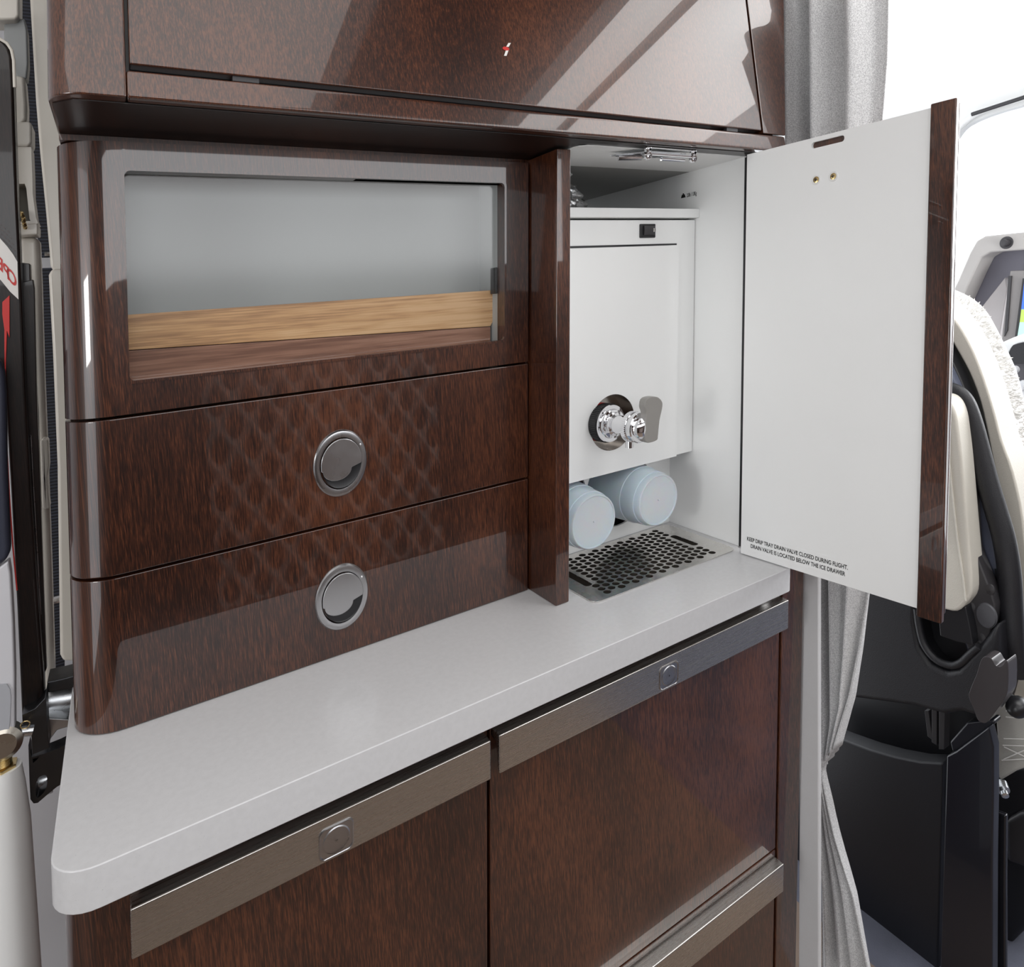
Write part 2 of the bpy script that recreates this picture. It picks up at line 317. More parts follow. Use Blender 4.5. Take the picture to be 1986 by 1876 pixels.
def bar(parent, a0, a1, c1, h=0.042, btn=None):
    BF = 0.620
    o = MB().prism([(BF, c1 - h), (BF, c1), (PB + .003, c1 + .0005), (PB + .003, c1 - .010), (BF + .008, c1 - .012), (BF + .004, c1 - h)], 'a', a0, a1, 0.0016, 3).build('handle_bar', STEEL, parent)
    if btn is not None:
        m, c = btn, c1 - 0.0245
        b = MB(); prof = [(1.0, 0.0), (1.0, -0.0007), (0.94, -0.0011), (0.90, -0.0006), (0.86, -0.0004)]
        rings = []
        for k, h_ in prof: rings.append([(m + (p[0]) * k, BF + h_, c + p[1] * k) for p in rrect(-0.016, 0.016, -0.0150, 0.0150, 0.006, 5)])
        n = len(rings[0]); vs = [p for r_ in rings for p in r_]; fs = []
        for k in range(len(rings) - 1): fs += [(k * n + i, k * n + (i + 1) % n, (k + 1) * n + (i + 1) % n, (k + 1) * n + i) for i in range(n)]
        fs.append([(len(rings) - 1) * n + i for i in range(n)]); b.add(vs, fs)
        b.lathe((m, BF - .0004, c), (0, -1, 0), [(0.0, 0.0125), (0.0006, 0.0115), (0.0002, 0.009), (-.0004 + .0006, 0.004), (.0004, 0.001)], 32, close=False)
        bt = b.build('push_button', LATCHM, o)
    return o
d1 = base_door(-0.020, 0.3025, 0.10, 0.845); d2 = base_door(0.3055, 0.7850, 0.4595, 0.845)
d3 = base_door(0.3055, 0.7850, 0.10, 0.4575)
bar(d1, -0.0257, 0.2965, 0.8425, btn=0.1356); bar(d2, 0.3065, 0.7785, 0.8435, btn=0.5474); bar(d3, 0.3065, 0.7790, 0.4525)
# ------------------------------------------------------------------ galley hutch (drawers, display window, niche)
gc = thing('galley_hutch', (0.35, 0.95, 0.9), 'glossy dark wood galley hutch with two drawers, a glazed display niche and a white niche', 'cabinet')
FB = 0.79; DR = 0.4447
def plan(a_right, fb=FB, back=0.86, r=0.045): return corner(-0.025, fb + r, r, 1.5 * PI, PI, 10) + [(-0.070, back), (a_right, back), (a_right, fb)]
body = MB().box(-0.066, DR, 0.93, 1.04, 0.9002, 1.486).box(-0.066, DR, 0.84, 0.94, 0.9002, 1.2125); body.box(-0.066, DR, 0.80, 1.04, 1.4805, 1.486); body.box(-0.066, -0.045, 0.84, 1.04, 1.21, 1.48)
body.box(DR + 0.001, 0.4675, 0.80, 1.04, 0.9002, 1.486)
body.build('carcass', WOOD, gc)
for c0, c1, lc in ((0.9006, 1.0547, 0.9692), (1.0572, 1.2120, 1.1262)):
    dr = MB().prism(plan(DR), 'c', c0, c1, 0.0015, 2).build('drawer', WOOD, gc)
    la = 0.1905
    ro = MB(); ro.lathe((la, FB, lc), (0, -1, 0), [(0.0, 0.0385), (0.0012, 0.0385), (0.0030, 0.0370), (0.0038, 0.0335), (0.0032, 0.0300), (0.0010, 0.0288), (0.0004, 0.0288)], 64, sx=0.80, close=False)
    rose = ro.build('latch_rosette', LATCHM, dr)
    MB().lathe((la + .001, FB - .0012, lc), (0, -1, 0), [(-0.0, 0.001), (0.0, 0.020), (0.0012, 0.0275), (0.002, 0.0288)], 48, sx=0.80, close=False).build('finger_recess', BLACK, dr)
    fl = MB()
    pts = [(la + .0005 + 0.0236 * math.cos(t), lc + 0.0286 * math.sin(t)) for t in [PI * 1.0 * k / 24 + 0.0 for k in range(25)]]
    tab = [(la - 0.0228, lc - 0.006)] + [(la - 0.0045 + 0.0165 * math.cos(t), lc - 0.0065 - 0.0125 * math.sin(t)) for t in [PI - PI * k / 14 for k in range(15)]] + [(la + 0.0232, lc - 0.003)]
    fl.prism(pts + tab, 'b', FB - 0.0050, FB - 0.0014, 0.0009, 3)
    MBf = fl.build('latch_flap', LATCHM, dr)
    MB().lathe((la + 0.0225, FB - .003, lc + 0.018), (0, -1, 0), [(0, 0.0013), (0.001, 0.0012), (0.0014, 0.0004)], 10).build('latch_pin', CHROME, dr)
# glazed panel
W0, W1, Z0, Z1 = -0.0155, 0.4085, 1.2465, 1.4525
wp = MB().prism(corner(-0.025, FB + .045, .045, 1.5 * PI, PI, 10) + [(-0.070, 0.86), (-0.05, 0.86), (-0.045, FB + .02), (W0, FB + .02), (W0, FB)], 'c', 1.2147, 1.4795, 0)
wp.box(W0, DR, FB, FB + 0.020, 1.2147, Z0).box(W0, DR, FB, FB + 0.020, Z1, 1.4795).box(W1, DR, FB, FB + 0.020, Z0, Z1)
wpo = wp.build('window_panel', WOOD, gc)
MB().holed(rrect(W0 - .0022, W1 + .0022, Z0 - .0022, Z1 + .0022, 0.006), [rrect(W0 + .0008, W1 - .0008, Z0 + .0008, Z1 - .0008, 0.005)], 'b', FB - 0.0012, FB + 0.004).build('window_rim', WOOD, wpo)
MB().add([(W0, FB + .016, Z0), (W1, FB + .016, Z0), (W1, FB + .016, Z1), (W0, FB + .016, Z1)], [(0, 1, 2, 3)]).build('window_pane', GLASS, wpo)
MB().box(W1 - 0.0035, W1 - 0.0005, FB + 0.0185, FB + 0.034, 1.309, 1.344, 0.001).build('latch_plate', BLACK, gc)
ni = MB().box(-0.045, W1 + .03, 0.865, 0.87, 1.214, 1.48).box(-0.045, -0.042, FB + .021, 0.93, 1.214, 1.48).box(W1 + .001, W1 + .01, FB + .021, 0.93, 1.214, 1.48).box(-0.045, W1 + .01, FB + .021, 0.93, 1.477, 1.48)
ni.build('display_lining', plain('grey_lining', (0.46, 0.47, 0.47), 0.5), gc)
# divider
MB().box(0.4472, 0.4680, 0.7245, 0.93, 0.9003, 1.484, 0.0012).build('divider_panel', WOOD, gc)
# white niche lining
BT, BBt = 0.815, 0.8565                               # back wall leans forward towards the top
A1 = 0.769
def bw(p, d): return (p[0], (BBt + (BT - BBt) * max(0, (p[1] - 0.9)) / 0.585) + d, p[1])
holes = [ell(0.657, 0.985, 0.064, 0.064, 40)[::-1], ell(0.5365, 0.985, 0.0555, 0.064, 40)[::-1]]
MB().holed([(0.4685, 0.9003), (A1, 0.9003), (A1, 1.40), (0.4685, 1.40)], holes, 'b', 0.8565, 0.8605).build('cup_panel', WHITE, gc)
MB().box(0.4685, A1 + .003, 1.110, 1.118, 1.3, 1.4868).build('niche_back_wall', WHITE, gc)
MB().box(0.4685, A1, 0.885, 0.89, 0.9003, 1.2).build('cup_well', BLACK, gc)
MB().box(A1, A1 + 0.004, 0.7045, 1.118, 0.9003, 1.4860).build('niche_side_wall', WHITE, gc)
MB().box(0.4682, 0.4692, 0.727, 1.118, 0.9003, 1.4860).build('niche_inner_wall', WHITE, gc)
MB().prism([(0.4692, 0.720), (0.472, 0.712), (0.482, 0.7058), (0.495, 0.7045), (A1, 0.7045), (A1, 0.818), (0.4692, 0.818)], 'c', 1.4850, 1.4862, 0).build('niche_ceiling', WHITE, gc)
MB().box(0.4692, A1, 0.8175, 1.118, 1.4850, 1.4868).build('deep_ceiling', plain('shade_grey_liner', (0.35, 0.35, 0.34), 0.6), gc)  # ceiling continues; grey base stands in for the shade deep in the niche
MB().box(A1 + 0.0042, 0.815, 0.722, 1.04, 0.9003, 1.486).build('end_panel', WOOD, gc)
MB().box(A1 + 0.0002, A1 + 0.004, 0.700, 0.7044, 0.9003, 1.484).build('hinge_strip', BLACK, gc)
# load placard on the side wall
pa = MB().prism([(0.8365, 1.4457), (0.8260, 1.4457), (0.8280, 1.4510), (0.8300, 1.4510), (0.8300, 1.4530), (0.8325, 1.4530), (0.8325, 1.4510), (0.8345, 1.4510)], 'a', A1 - 0.0004, A1 - 0.0001)
pa.build('weight_symbol', INK, gc)
text_mb('2.0lb / 1.0Kg', 0.0085, lambda x, y: (A1 - 0.0003, 0.8230 - x * 0.50, 1.4455 + y)).build('load_limit_text', INK, gc)
# ------------------------------------------------------------------ open niche door
H0 = Vector((0.7480, 0.6820)); F0 = Vector((0.7672, 0.4335)); dd = (F0 - H0).normalized(); nn = Vector((-dd.y, dd.x))
if nn.x > 0: nn = -nn
def DP(s, z, t=0.0):                                  # along the door, height, thickness towards the viewer
    p = H0 + dd * s + nn * t; return (p.x, p.y, z)
DL = (F0 - H0).length
door = MB().prism([(-0.001, -0.010), (DL + 0.0265, -0.010), (DL + 0.0275, -0.0042), (-0.001, -0.0042)], 'c', 0.9015, 1.4825, 0.002, 3, fr=lambda p, d: DP(p[0], d, p[1])).build('niche_door', WOOD, gc)
sl = rrect(DL * 0.405, DL * 0.585, 1.4685, 1.4765, 0.0035)[::-1]
MB().holed([(0, 0.9015), (DL, 0.9015), (DL, 1.4825), (0, 1.4825)], [sl], 'b', 0.0, -0.004, fr=lambda p, d: DP(p[0], p[1], d)).build('door_lining', WHITE, door)
MB().prism([(DL + 0.0003, 0.8935), (DL + 0.0275, 0.8935), (DL + 0.0275, 1.4862), (DL + 0.0003, 1.4862)], 'b', -0.004, 0.004, 0.0015, 3, fr=lambda p, d: DP(p[0], p[1], d)).build('door_rim', WOOD, door)
for u in (0.435, 0.530):
    s_ = DL * u; c = Vector(DP(s_, 1.4270 + 0.0008 * 0, 0)); ax = Vector((nn.x, nn.y, 0))
    sc = MB().lathe(c, ax, [(0.0, 0.0066), (0.0008, 0.0062), (0.0008, 0.0046), (0.0002, 0.0040)], 24, close=False).build('screw_washer', WHITEM, door)
    q = MB().lathe(c, ax, [(0.0001, 0.0042), (0.0006, 0.0040), (0.0008, 0.0030), (0.0009, 0.0005)], 20, close=False).build('screw', BRASS, door)
    cr = MB(); z = Vector((0, 0, 1)); tt = Vector((dd.x, dd.y, 0))
    cr.obox(c + ax * 0.0009, tt * 0.0022, ax * 0.0002, z * 0.0005); cr.obox(c + ax * 0.0009, tt * 0.0005, ax * 0.0002, z * 0.0022); cr.build('screw_cross', BLACK, door)
for i, (line, s0, z0) in enumerate((('KEEP DRIP TRAY DRAIN VALVE CLOSED DURING FLIGHT.', 0.0105, 0.9235), ('DRAIN VALVE IS LOCATED BELOW THE ICE DRAWER', 0.0170, 0.9142))):
    text_mb(line, 0.0078, lambda x, y: DP(s0 + x * 0.765, z0 + y, 0.0005)).build('placard_text', INK, door)
MB().prism([(0.007, 0.9090), (0.165, 0.9090), (0.165, 0.9335), (0.007, 0.9335)], 'b', 0.0001, 0.0003, 0, fr=lambda p, d: DP(p[0], p[1], d)).build('placard', WHITE, door)
# ------------------------------------------------------------------ overhead cabinet
oc = thing('overhead_cabinet', (0.38, 0.95, 1.487), 'glossy dark wood overhead cabinet with a large flap door above the galley', 'cabinet')
K = 0.19; UB, UC = 0.668, 1.487
def UF(c): return UB + K * (c - UC)
def uprof(c0, c1, b_off=0.0): return [(UF(c0) + b_off, c0), (UF(c1) + b_off, c1)]
TOP = 1.93
def shear_prism(mb, a0, a1, c0, c1, t0, t1, bev=0.0, seg=3):
    pts = [(UF(c0) + t0, c0), (UF(c1) + t0, c1), (UF(c1) + t1, c1), (UF(c0) + t1, c0)]; return mb.prism(pts, 'a', a0, a1, bev, seg)
# body with a rounded left corner: plan swept up along the leaning face
def obody():
    mb = MB(); rows = []
    for c, ins in ((1.487, 0.004), (1.4885, 0.0012), (1.4915, 0.0), (1.60, 0), (TOP, 0)):
        y = UF(c) + 0.016; al = 0.8165 + 0.20 * (c - 1.487)
        p = [(-0.067 + ins, 1.05)] + corner(-0.067 + 0.030, y + 0.030, 0.030 - ins, PI, 1.5 * PI, 8) + [(q_, y + ins) for q_ in (-0.011, 0.3, 0.77)] + [(al - 0.01, y + ins), (al - ins, y + 0.01), (al - ins, 1.05)]
        rows.append([(x_, y_, c) for x_, y_ in p])
    n = len(rows[0]); vs = [p for r_ in rows for p in r_]; fs = []
    for k in range(len(rows) - 1): fs += [(k * n + i, k * n + (i + 1) % n, (k + 1) * n + (i + 1) % n, (k + 1) * n + i) for i in range(n)]
    fs.append(list(range(n))[::-1]); fs.append([(len(rows) - 1) * n + i for i in range(n)]); return mb.add(vs, fs)
obody().build('body', BLACK, oc)
def face_piece(name, left, a1f, c0, c1, rl=False, bev=0.0018):
    mb = MB(); rows = []; steps = [c0 + (c1 - c0) * k / 6 for k in range(7)]
    for c in steps:
        y = UF(c); a1 = a1f(c)
        if rl: p = [(-0.067, y + 0.2)] + corner(-0.067 + 0.032, y + 0.032, 0.032, PI, 1.5 * PI, 10) + [(a1, y), (a1, y + 0.017), (-0.03, y + 0.017), (-0.045, y + 0.034), (-0.05, y + 0.2)]
        else: p = [(left, y), (a1, y), (a1, y + 0.0165), (left, y + 0.0165)]
        rows.append([(x_, y_, c) for x_, y_ in p])
    n = len(rows[0]); vs = [p for r_ in rows for p in r_]; fs = []
    for k in range(len(rows) - 1): fs += [(k * n + i, k * n + (i + 1) % n, (k + 1) * n + (i + 1) % n, (k + 1) * n + i) for i in range(n)]
    fs.append(list(range(n))[::-1]); fs.append([(len(rows) - 1) * n + i for i in range(n)])
    return mb.hull(vs, fs, bev, 3).build(name, WOOD, oc)
GA, GR = -0.0105, (lambda c: 0.7685 + 0.03 * (c - 1.51))
face_piece('corner_post', 0, lambda c: GA - 0.0025, 1.487, TOP, rl=True)
face_piece('bottom_rail', GA - 0.0025, lambda c: 0.8185, 1.487, 1.5105, bev=0.0025)
face_piece('flap_door', GA, GR, 1.5158, TOP)
face_piece('end_post', 0.0, lambda c: 0.815 + 0.10 * (c - 1.487), 1.5120, TOP) if False else None
mbp = MB(); rows = []
for k in range(7):
    c = 1.5120 + (TOP - 1.5120) * k / 6; y = UF(c); l_ = GR(c) + 0.003; r_ = 0.8185 + 0.20 * (c - 1.500)
    rows.append([(l_, y, c), (r_, y, c), (r_, 0.9, c), (r_ - .015, 0.9, c), (r_ - .015, y + .0165, c), (l_, y + .0165, c)])
n = 6; vs = [p for r_ in rows for p in r_]; fs = []
for k in range(6): fs += [(k * n + i, k * n + (i + 1) % n, (k + 1) * n + (i + 1) % n, (k + 1) * n + i) for i in range(n)]
fs.append(list(range(n))[::-1]); fs.append([6 * n + i for i in range(n)]); mbp.hull(vs, fs, 0.0015, 2).build('end_post', WOOD, oc)
mk = MB()
def onflap(u, v): return (u, UF(v) - 0.0002, v)
lb_ = [(0.3482, 1.5714), (0.3515, 1.5785), (0.3548, 1.5789), (0.3515, 1.5718)]
mk.prism(lb_, 'c', 0, 1, fr=lambda p, d: (p[0], UF(p[1]) - 0.0001 - 0.0004 * d, p[1])).build('flap_white_bar', SIGNW, oc)  # two white bars and a red oval set on the flap face
MB().prism([(0.3522, 1.5825), (0.3555, 1.5874), (0.3588, 1.5879), (0.3555, 1.5829)], 'c', 0, 1, fr=lambda p, d: (p[0], UF(p[1]) - 0.0001 - 0.0004 * d, p[1])).build('flap_white_bar', SIGNW, oc)
lc_ = [(0.3515, 1.5802), (0.3522, 1.5803)][0]
MB().prism(ell(lc_[0], lc_[1], 0.0042, 0.0022, 24), 'c', 0, 1, fr=lambda p, d: (p[0], UF(p[1]) - 0.0002 - 0.0004 * d, p[1])).build('flap_red_oval', RED, oc)
# underside
MB().prism([(-0.064, 0.70), (-0.05, 0.684), (0.815, 0.684), (0.815, 0.7045), (0.469, 0.7045), (0.469, 0.84), (-0.064, 0.84)], 'c', 1.4862, 1.4869, 0).build('soffit', GLOSSBLK, oc)
for a_ in (0.068, 0.700): MB().box(a_, a_ + 0.022, UF(1.514) + .004, UF(1.514) + .010, 1.5118, 1.5160).build('hinge_knuckle', CHAR, oc)
# catch bracket under the overhead cabinet at the niche
cb = thing('door_catch', (0.60, 0.70, 1.486), 'small cast metal door catch under the top edge of the open white niche', 'catch')
m_ = MB(); m_.box(0.565, 0.655, 0.6905, 0.6945, 1.4745, 1.4785, 0.0008)
m_.box(0.565, 0.655, 0.6905, 0.6955, 1.4835, 1.4860, 0.0008)
for a_ in (0.569, 0.651):
    m_.lathe((a_, 0.6945, 1.4745), (0, -1, 0), [(0, 0.0058), (0.004, 0.0058), (0.0048, 0.0050), (0.0048, 0.0038), (0.001, 0.0036)], 20)
    m_.lathe((a_, 0.6945, 1.4835), (0, -1, 0), [(0, 0.0050), (0.004, 0.0048), (0.0046, 0.0040), (0.001, 0.0034)], 20)
m_.build('catch_frame', CHROME, cb)
MB().prism([(0.5705, 0.694), (0.640, 0.694), (0.622, 0.720), (0.560, 0.730), (0.535, 0.728)], 'c', 1.4795, 1.4815, 0.0006).build('catch_plate', ALU, cb)
MB().tube([(0.59, 0.690, 1.4705), (0.632, 0.690, 1.4705)], 0.0022).build('catch_pin', CHROME, cb)
MB().tube([(0.543, 0.722, 1.4765), (0.575, 0.712, 1.4765)], 0.0035).build('catch_roller', CHROME, cb)
# ------------------------------------------------------------------ board in the display niche
wb = thing('serving_board', (0.19, 0.84, 1.2145), 'light wooden board behind the glazed display window, lower strip toned for a reflection', 'board')
TB = [(-0.0290, 1.3135), (0.4484, 1.3144)]
LB = [(-0.0299, 1.2768), (0.4478, 1.2648)]
MB().prism([(-0.040, 1.2150), (0.4065, 1.2150), (0.4065, LB[1][1]), (-0.040, LB[0][1])], 'b', 0.826, 0.832, 0.001).build('reflection_strip', WOODR, wb)  # reflection on the pane put into the colour of this lower strip
MB().prism([(-0.040, LB[0][1] + .0006), (0.4065, LB[1][1] + .0006), (TB[1][0] - .012, TB[1][1]), (-0.040, TB[0][1] - 0.0005)], 'b', 0.826, 0.834, 0.001).build('upper_plank', WOODL, wb)
# ------------------------------------------------------------------ water boiler box in the niche
wd = thing('water_boiler', (0.62, 0.82, 1.031), 'white wall-mounted water boiler box with rocker switch and chrome tap inside the niche', 'water boiler')
BF2 = 0.803; RC = (0.598, 1.1060)
hole = ell(RC[0], RC[1], 0.0420, 0.0418, 48)[::-1]
MB().holed([(0.4697, 1.0312), (0.7675, 1.0312), (0.7675, 1.4055), (0.4697, 1.4055)], [hole], 'b', BF2, BF2 + 0.010).build('casing', WHITE, wd)
MB().holed([(0.4697, 1.0306), (0.7285, 1.0306), (0.7285, 1.3660), (0.4697, 1.3650)], [hole], 'b', BF2 - 0.0045, BF2 - 0.0004).build('front_cover', WHITE, wd)
MB().box(0.4697, 0.7275, BF2 - 0.0008, BF2 + 0.0002, 1.3660, 1.3690).build('cover_gap', BLACK, wd)
MB().box(0.4697, 0.7688, 0.7942, 1.105, 1.4084, 1.4223, 0.0008).build('top_board', WHITE, wd)
MB().box(0.6505, 0.6815, BF2 - 0.0025, BF2 + .0005, 1.3785, 1.3997, 0.0012).build('switch_bezel', BLACK, wd)
MB().prism([(BF2 - .0025, 1.3825), (BF2 - .0025, 1.3965), (BF2 - .0045, 1.3965), (BF2 - .0058, 1.3905), (BF2 - .0045, 1.3825)], 'a', 0.6565, 0.6785, 0.0004).build('rocker', CHAR, wd)
MB().box(0.6742, 0.6748, BF2 - 0.0062, BF2 - 0.0052, 1.3870, 1.3925).box(0.6755, 0.6761, BF2 - 0.0062, BF2 - 0.0052, 1.3870, 1.3925).build('rocker_mark', SIGNW, wd)
# recess and tap
MB().lathe((RC[0], BF2 - .004, RC[1]), (0, 1, 0), [(0.0, 0.0418), (0.030, 0.0418), (0.0301, 0.001)], 48, close=False).build('tap_recess', metal('crumpled_foil', (0.36, 0.34, 0.32), 0.20), wd)
tp = [(0.5834, 1.1091)]; TA = (tp[0][0], tp[0][1])
hd = [(0.5821, 1.1059)]; HA = (hd[0][0], hd[0][1])
tapb = MB(); o_ = Vector((TA[0] - .004, 0.800, TA[1])); ax = Vector((HA[0] - TA[0], 0.722 - 0.77, HA[1] - TA[1])).normalized()
ax = Vector((0.10, -1, 0)).normalized()
o_ = Vector((TA[0] - 0.004, 0.806, TA[1]))
MB().lathe(o_, ax, [(-0.008, 0.0285), (0.004, 0.0285), (0.004, 0.027)], 48).build('red_seal', RED, wd)
kn = MB(); prof = [(0.004, 0.0262), (0.022, 0.0262), (0.0235, 0.0255)]
kn.lathe(o_, ax, [(0.004, 0.0275), (0.020, 0.0275), (0.0215, 0.0262)], 48)
uu = ax.cross(Vector((0, 0, 1))).normalized(); vv = uu.cross(ax)
for i in range(60):
    t = 2 * PI * i / 60; c = o_ + ax * 0.013 + (uu * math.cos(t) + vv * math.sin(t)) * 0.0276
    tn = (-uu * math.sin(t) + vv * math.cos(t)); kn.obox(c, ax * 0.007, tn * 0.0007, (uu * math.cos(t) + vv * math.sin(t)) * 0.0009)
kn.build('knurled_collar', BLACK, wd)
tap = MB().lathe(o_, ax, [(0.0215, 0.0262), (0.0225, 0.0272), (0.0250, 0.0268), (0.0255, 0.0215), (0.0275, 0.0205), (0.031, 0.0205), (0.032, 0.017), (0.036, 0.0168), (0.0375, 0.0135), (0.045, 0.0130), (0.050, 0.0118), (0.060, 0.0125)], 48).build('tap_body', CHROME, wd)
e_ = o_ + ax * 0.060
ax2 = (Vector((HA[0], 0.722, HA[1])) - e_).normalized() if False else ax
hb = MB().lathe(e_, ax2, [(0.0, 0.0125), (0.002, 0.0195), (0.003, 0.0208), (0.012, 0.0208), (0.013, 0.0192), (0.0145, 0.0192), (0.0155, 0.0212), (0.022, 0.0212), (0.0235, 0.0200), (0.024, 0.0160), (0.030, 0.0150), (0.0335, 0.0110), (0.035, 0.003)], 48).build('tap_head', CHROME, wd)
rb = MB()
uu2 = ax2.cross(Vector((0, 0, 1))).normalized(); vv2 = uu2.cross(ax2)
for i in range(44):
    t = 2 * PI * i / 44; d_ = uu2 * math.cos(t) + vv2 * math.sin(t); tn = -uu2 * math.sin(t) + vv2 * math.cos(t)
    rb.obox(e_ + ax2 * 0.0075 + d_ * 0.0209, ax2 * 0.0038, tn * 0.0007, d_ * 0.0006)
rb.build('grip_ribs', CHROME, hb)
MB().lathe(e_ + ax2 * 0.006 - Vector((0.004, 0, 0.016)), (0, 0, -1), [(0.0, 0.0062), (0.013, 0.0058), (0.0135, 0.0045), (0.006, 0.0040)], 20).build('spout', CHROME, wd)
lv = smooth([(0.5840, 1.1392), (0.5858, 1.1489), (0.5942, 1.1519), (0.6075, 1.1501), (0.6162, 1.1423), (0.6163, 1.1329), (0.6117, 1.1170), (0.6091, 1.0957), (0.6073, 1.0902), (0.5949, 1.0888), (0.5865, 1.0918), (0.5854, 1.1069), (0.5861, 1.1211), (0.5869, 1.1316)], 3)
MB().prism(lv, 'b', 0.711, 0.724, 0.0028, 4).build('tap_lever', LEVER, wd)
# ------------------------------------------------------------------ clear plastic bag on the boiler
bagp = [(0.4755, 0.812), (0.50, 0.812)]
bg_ = MB()
def bagf(u, v):
    t = 2 * PI * u; r = (0.038 * (1 - v) ** 0.8 + 0.006 if v < 0.62 else 0.008 + 0.020 * (v - 0.62)) * (1 + 0.22 * math.sin(5 * t + 9 * v) + 0.15 * math.sin(11 * t - 14 * v))
    return (0.526 + r * math.cos(t) * 0.95, 0.832 + 0.35 * r * math.sin(t), 1.4226 + 0.056 * v + 0.003 * math.sin(7 * t))
bg_.grid(bagf, 44, 16, cu=True)
bgo = bg_.build('plastic_bag', BAG, smooth=0.25); tag(bgo, 'crinkled clear plastic bag tied at its neck on top of the white boiler', 'bag')
# ------------------------------------------------------------------ drip tray
dt = thing('drip_tray', (0.62, 0.77, 0.9003), 'perforated stainless steel drip tray let into the countertop under the tap', 'drip tray')
ta0, ta1, tb0, tb1 = 0.4885, 0.7560, 0.6965, 0.8500
hs = []
for k in range(17):
    for j in range(11):
        a_ = 0.5212 + k * 0.01237; b_ = 0.7116 + j * 0.01249 + (0.00625 if k % 2 else 0)
        if b_ > 0.838 or (k in (0, 16) and 0.744 < b_ < 0.805): continue
        hs.append(ell(a_, b_, 0.0054, 0.0054, 20)[::-1])
slots = [rrect(0.7185, 0.7300, 0.7480, 0.8030, 0.005)[::-1], rrect(0.5095, 0.5215, 0.7425, 0.8030, 0.005)[::-1]]
MB().holed(rrect(ta0, ta1, tb0, tb1, 0.012), hs + slots, 'c', 0.9004, 0.9016).build('perforated_plate', TRAYM, dt)
MB().prism(rrect(ta0 + .004, ta1 - .004, tb0 + .004, tb1 - .004, 0.010), 'c', 0.90015, 0.9003).build('tray_well', plain('painted_well_shade', (0.016, 0.013, 0.010), 0.9, mottled=0.6, spec=0.1), dt)  # near-black colour stands in for the shade of a deeper well
# ------------------------------------------------------------------ cups
def cup(a, c, lab, bf=0.760):
    t = thing('plastic_cup', (a, 0.80, c - 0.045), lab, 'cup', 'frosted cups in the holes below the boiler')
    MB().lathe((a, bf, c), (0, 1, 0), [(0.0015, 0.001), (0.0015, 0.0350), (0.0, 0.0362), (0.0, 0.0372), (0.0015, 0.0382), (0.012, 0.0395), (0.0125, 0.0405), (0.040, 0.0425), (0.0405, 0.0435), (0.118, 0.0475), (0.118, 0.0460), (0.004, 0.0365)], 64, close=False).build('cup_body', CUP, t)
    MB().lathe((a, bf - .0004, c), (0, 1, 0), [(0.0, 0.0008), (0.001, 0.0014)], 12).build('mould_point', CUP, t)
    return t
cup(0.6565, 0.9840, 'frosted plastic cup on its side in the right-hand hole under the boiler')
cup(0.5355, 0.9805, 'frosted plastic cup on its side beside the dark divider, half hidden by it')
# ================================================================== left: aircraft entry door and its mechanism
def pb(pts, b0, b1, name, mat, parent=None, bev=0.0, n=0, seg=3):
    if n: pts = smooth(pts, n)
    return MB().prism(pts, 'b', b0, b1, bev, seg).build(name, mat, parent)
def pa_(pts, a0, a1, name, mat, parent=None, bev=0.0, n=0, seg=3):
    if n: pts = smooth(pts, n)
    return MB().prism(pts, 'a', a0, a1, bev, seg).build(name, mat, parent)
tr = pb([(-0.1055, 1.7358), (-0.0769, 1.7411), (-0.0601, 1.6031), (-0.0657, 1.3757), (-0.0883, 1.3767), (-0.0930, 1.3820), (-0.0935, 1.4015), (-0.0959, 1.4531), (-0.0998, 1.5232), (-0.1023, 1.5864), (-0.1039, 1.6615)], 1.06, 1.09, 'trim_1', CREAM, None, 0.004); tr['kind'] = 'structure'
tr = pb([(-0.0948, 1.3724), (-0.0914, 1.3800), (-0.0656, 1.3790), (-0.0725, 0.8726), (-0.0923, 0.8796), (-0.0954, 0.8889), (-0.0919, 1.1321), (-0.0930, 1.2777)], 1.055, 1.085, 'trim_2', CREAM, None, 0.004); tr['kind'] = 'structure'
tr = pb([(-0.1559, 0.7657), (-0.0811, 0.8357), (-0.0831, 0.3926), (-0.2164, 0.4768), (-0.2085, 0.7475)], 1.12, 1.135, 'trim_3', GREYW, None, 0.002); tr['kind'] = 'structure'
# webbing strap
wl = [(-0.1146, 1.7470), (-0.1122, 1.6837), (-0.1084, 1.6265), (-0.1054, 1.5620), (-0.1036, 1.5099), (-0.1019, 1.4508), (-0.1000, 1.3979)]; ws = [0.0095, 0.0088, 0.0080, 0.0078, 0.0078, 0.0072, 0.0066]
st = thing('webbing_strap', (wl[-1][0], 1.10, wl[-1][1]), 'ribbed navy webbing strap running down between the white hardware and the cream trim', 'strap')
def ribbon(line, ws_, b0, b1):
    L_ = [(x - w_, z) for (x, z), w_ in zip(line, ws_)] + [(x + w_, z) for (x, z), w_ in list(zip(line, ws_))[::-1]]
    return MB().prism(L_, 'b', b0, b1, 0.0008, 2)
ribbon(wl, ws, 1.098, 1.101).build('webbing', WEB, st)
MB().tube([(wl[-1][0] - 0.001, 1.098, wl[-1][1] + 0.004), (wl[-1][0] + 0.008, 1.098, wl[-1][1] + 0.004)], 0.004).build('guide_roller', CHROME, st)
w2 = [(-0.0998, 1.3846), (-0.0997, 1.3044), (-0.0994, 1.2100), (-0.0988, 1.1283), (-0.0987, 1.0459), (-0.0988, 0.9559), (-0.0989, 0.8861), (-0.1001, 0.8163)]
ribbon(w2, [0.0062, .0066, .007, .007, .0066, .006, .0058, .0056], 1.098, 1.101).build('lower_webbing', WEB, st)
MB().tube([(w2[5][0] - 0.004, 1.097, w2[5][1] - .008), (w2[5][0] + 0.009, 1.097, w2[5][1] - .008)], 0.0055).build('lower_roller', CHROME, st)
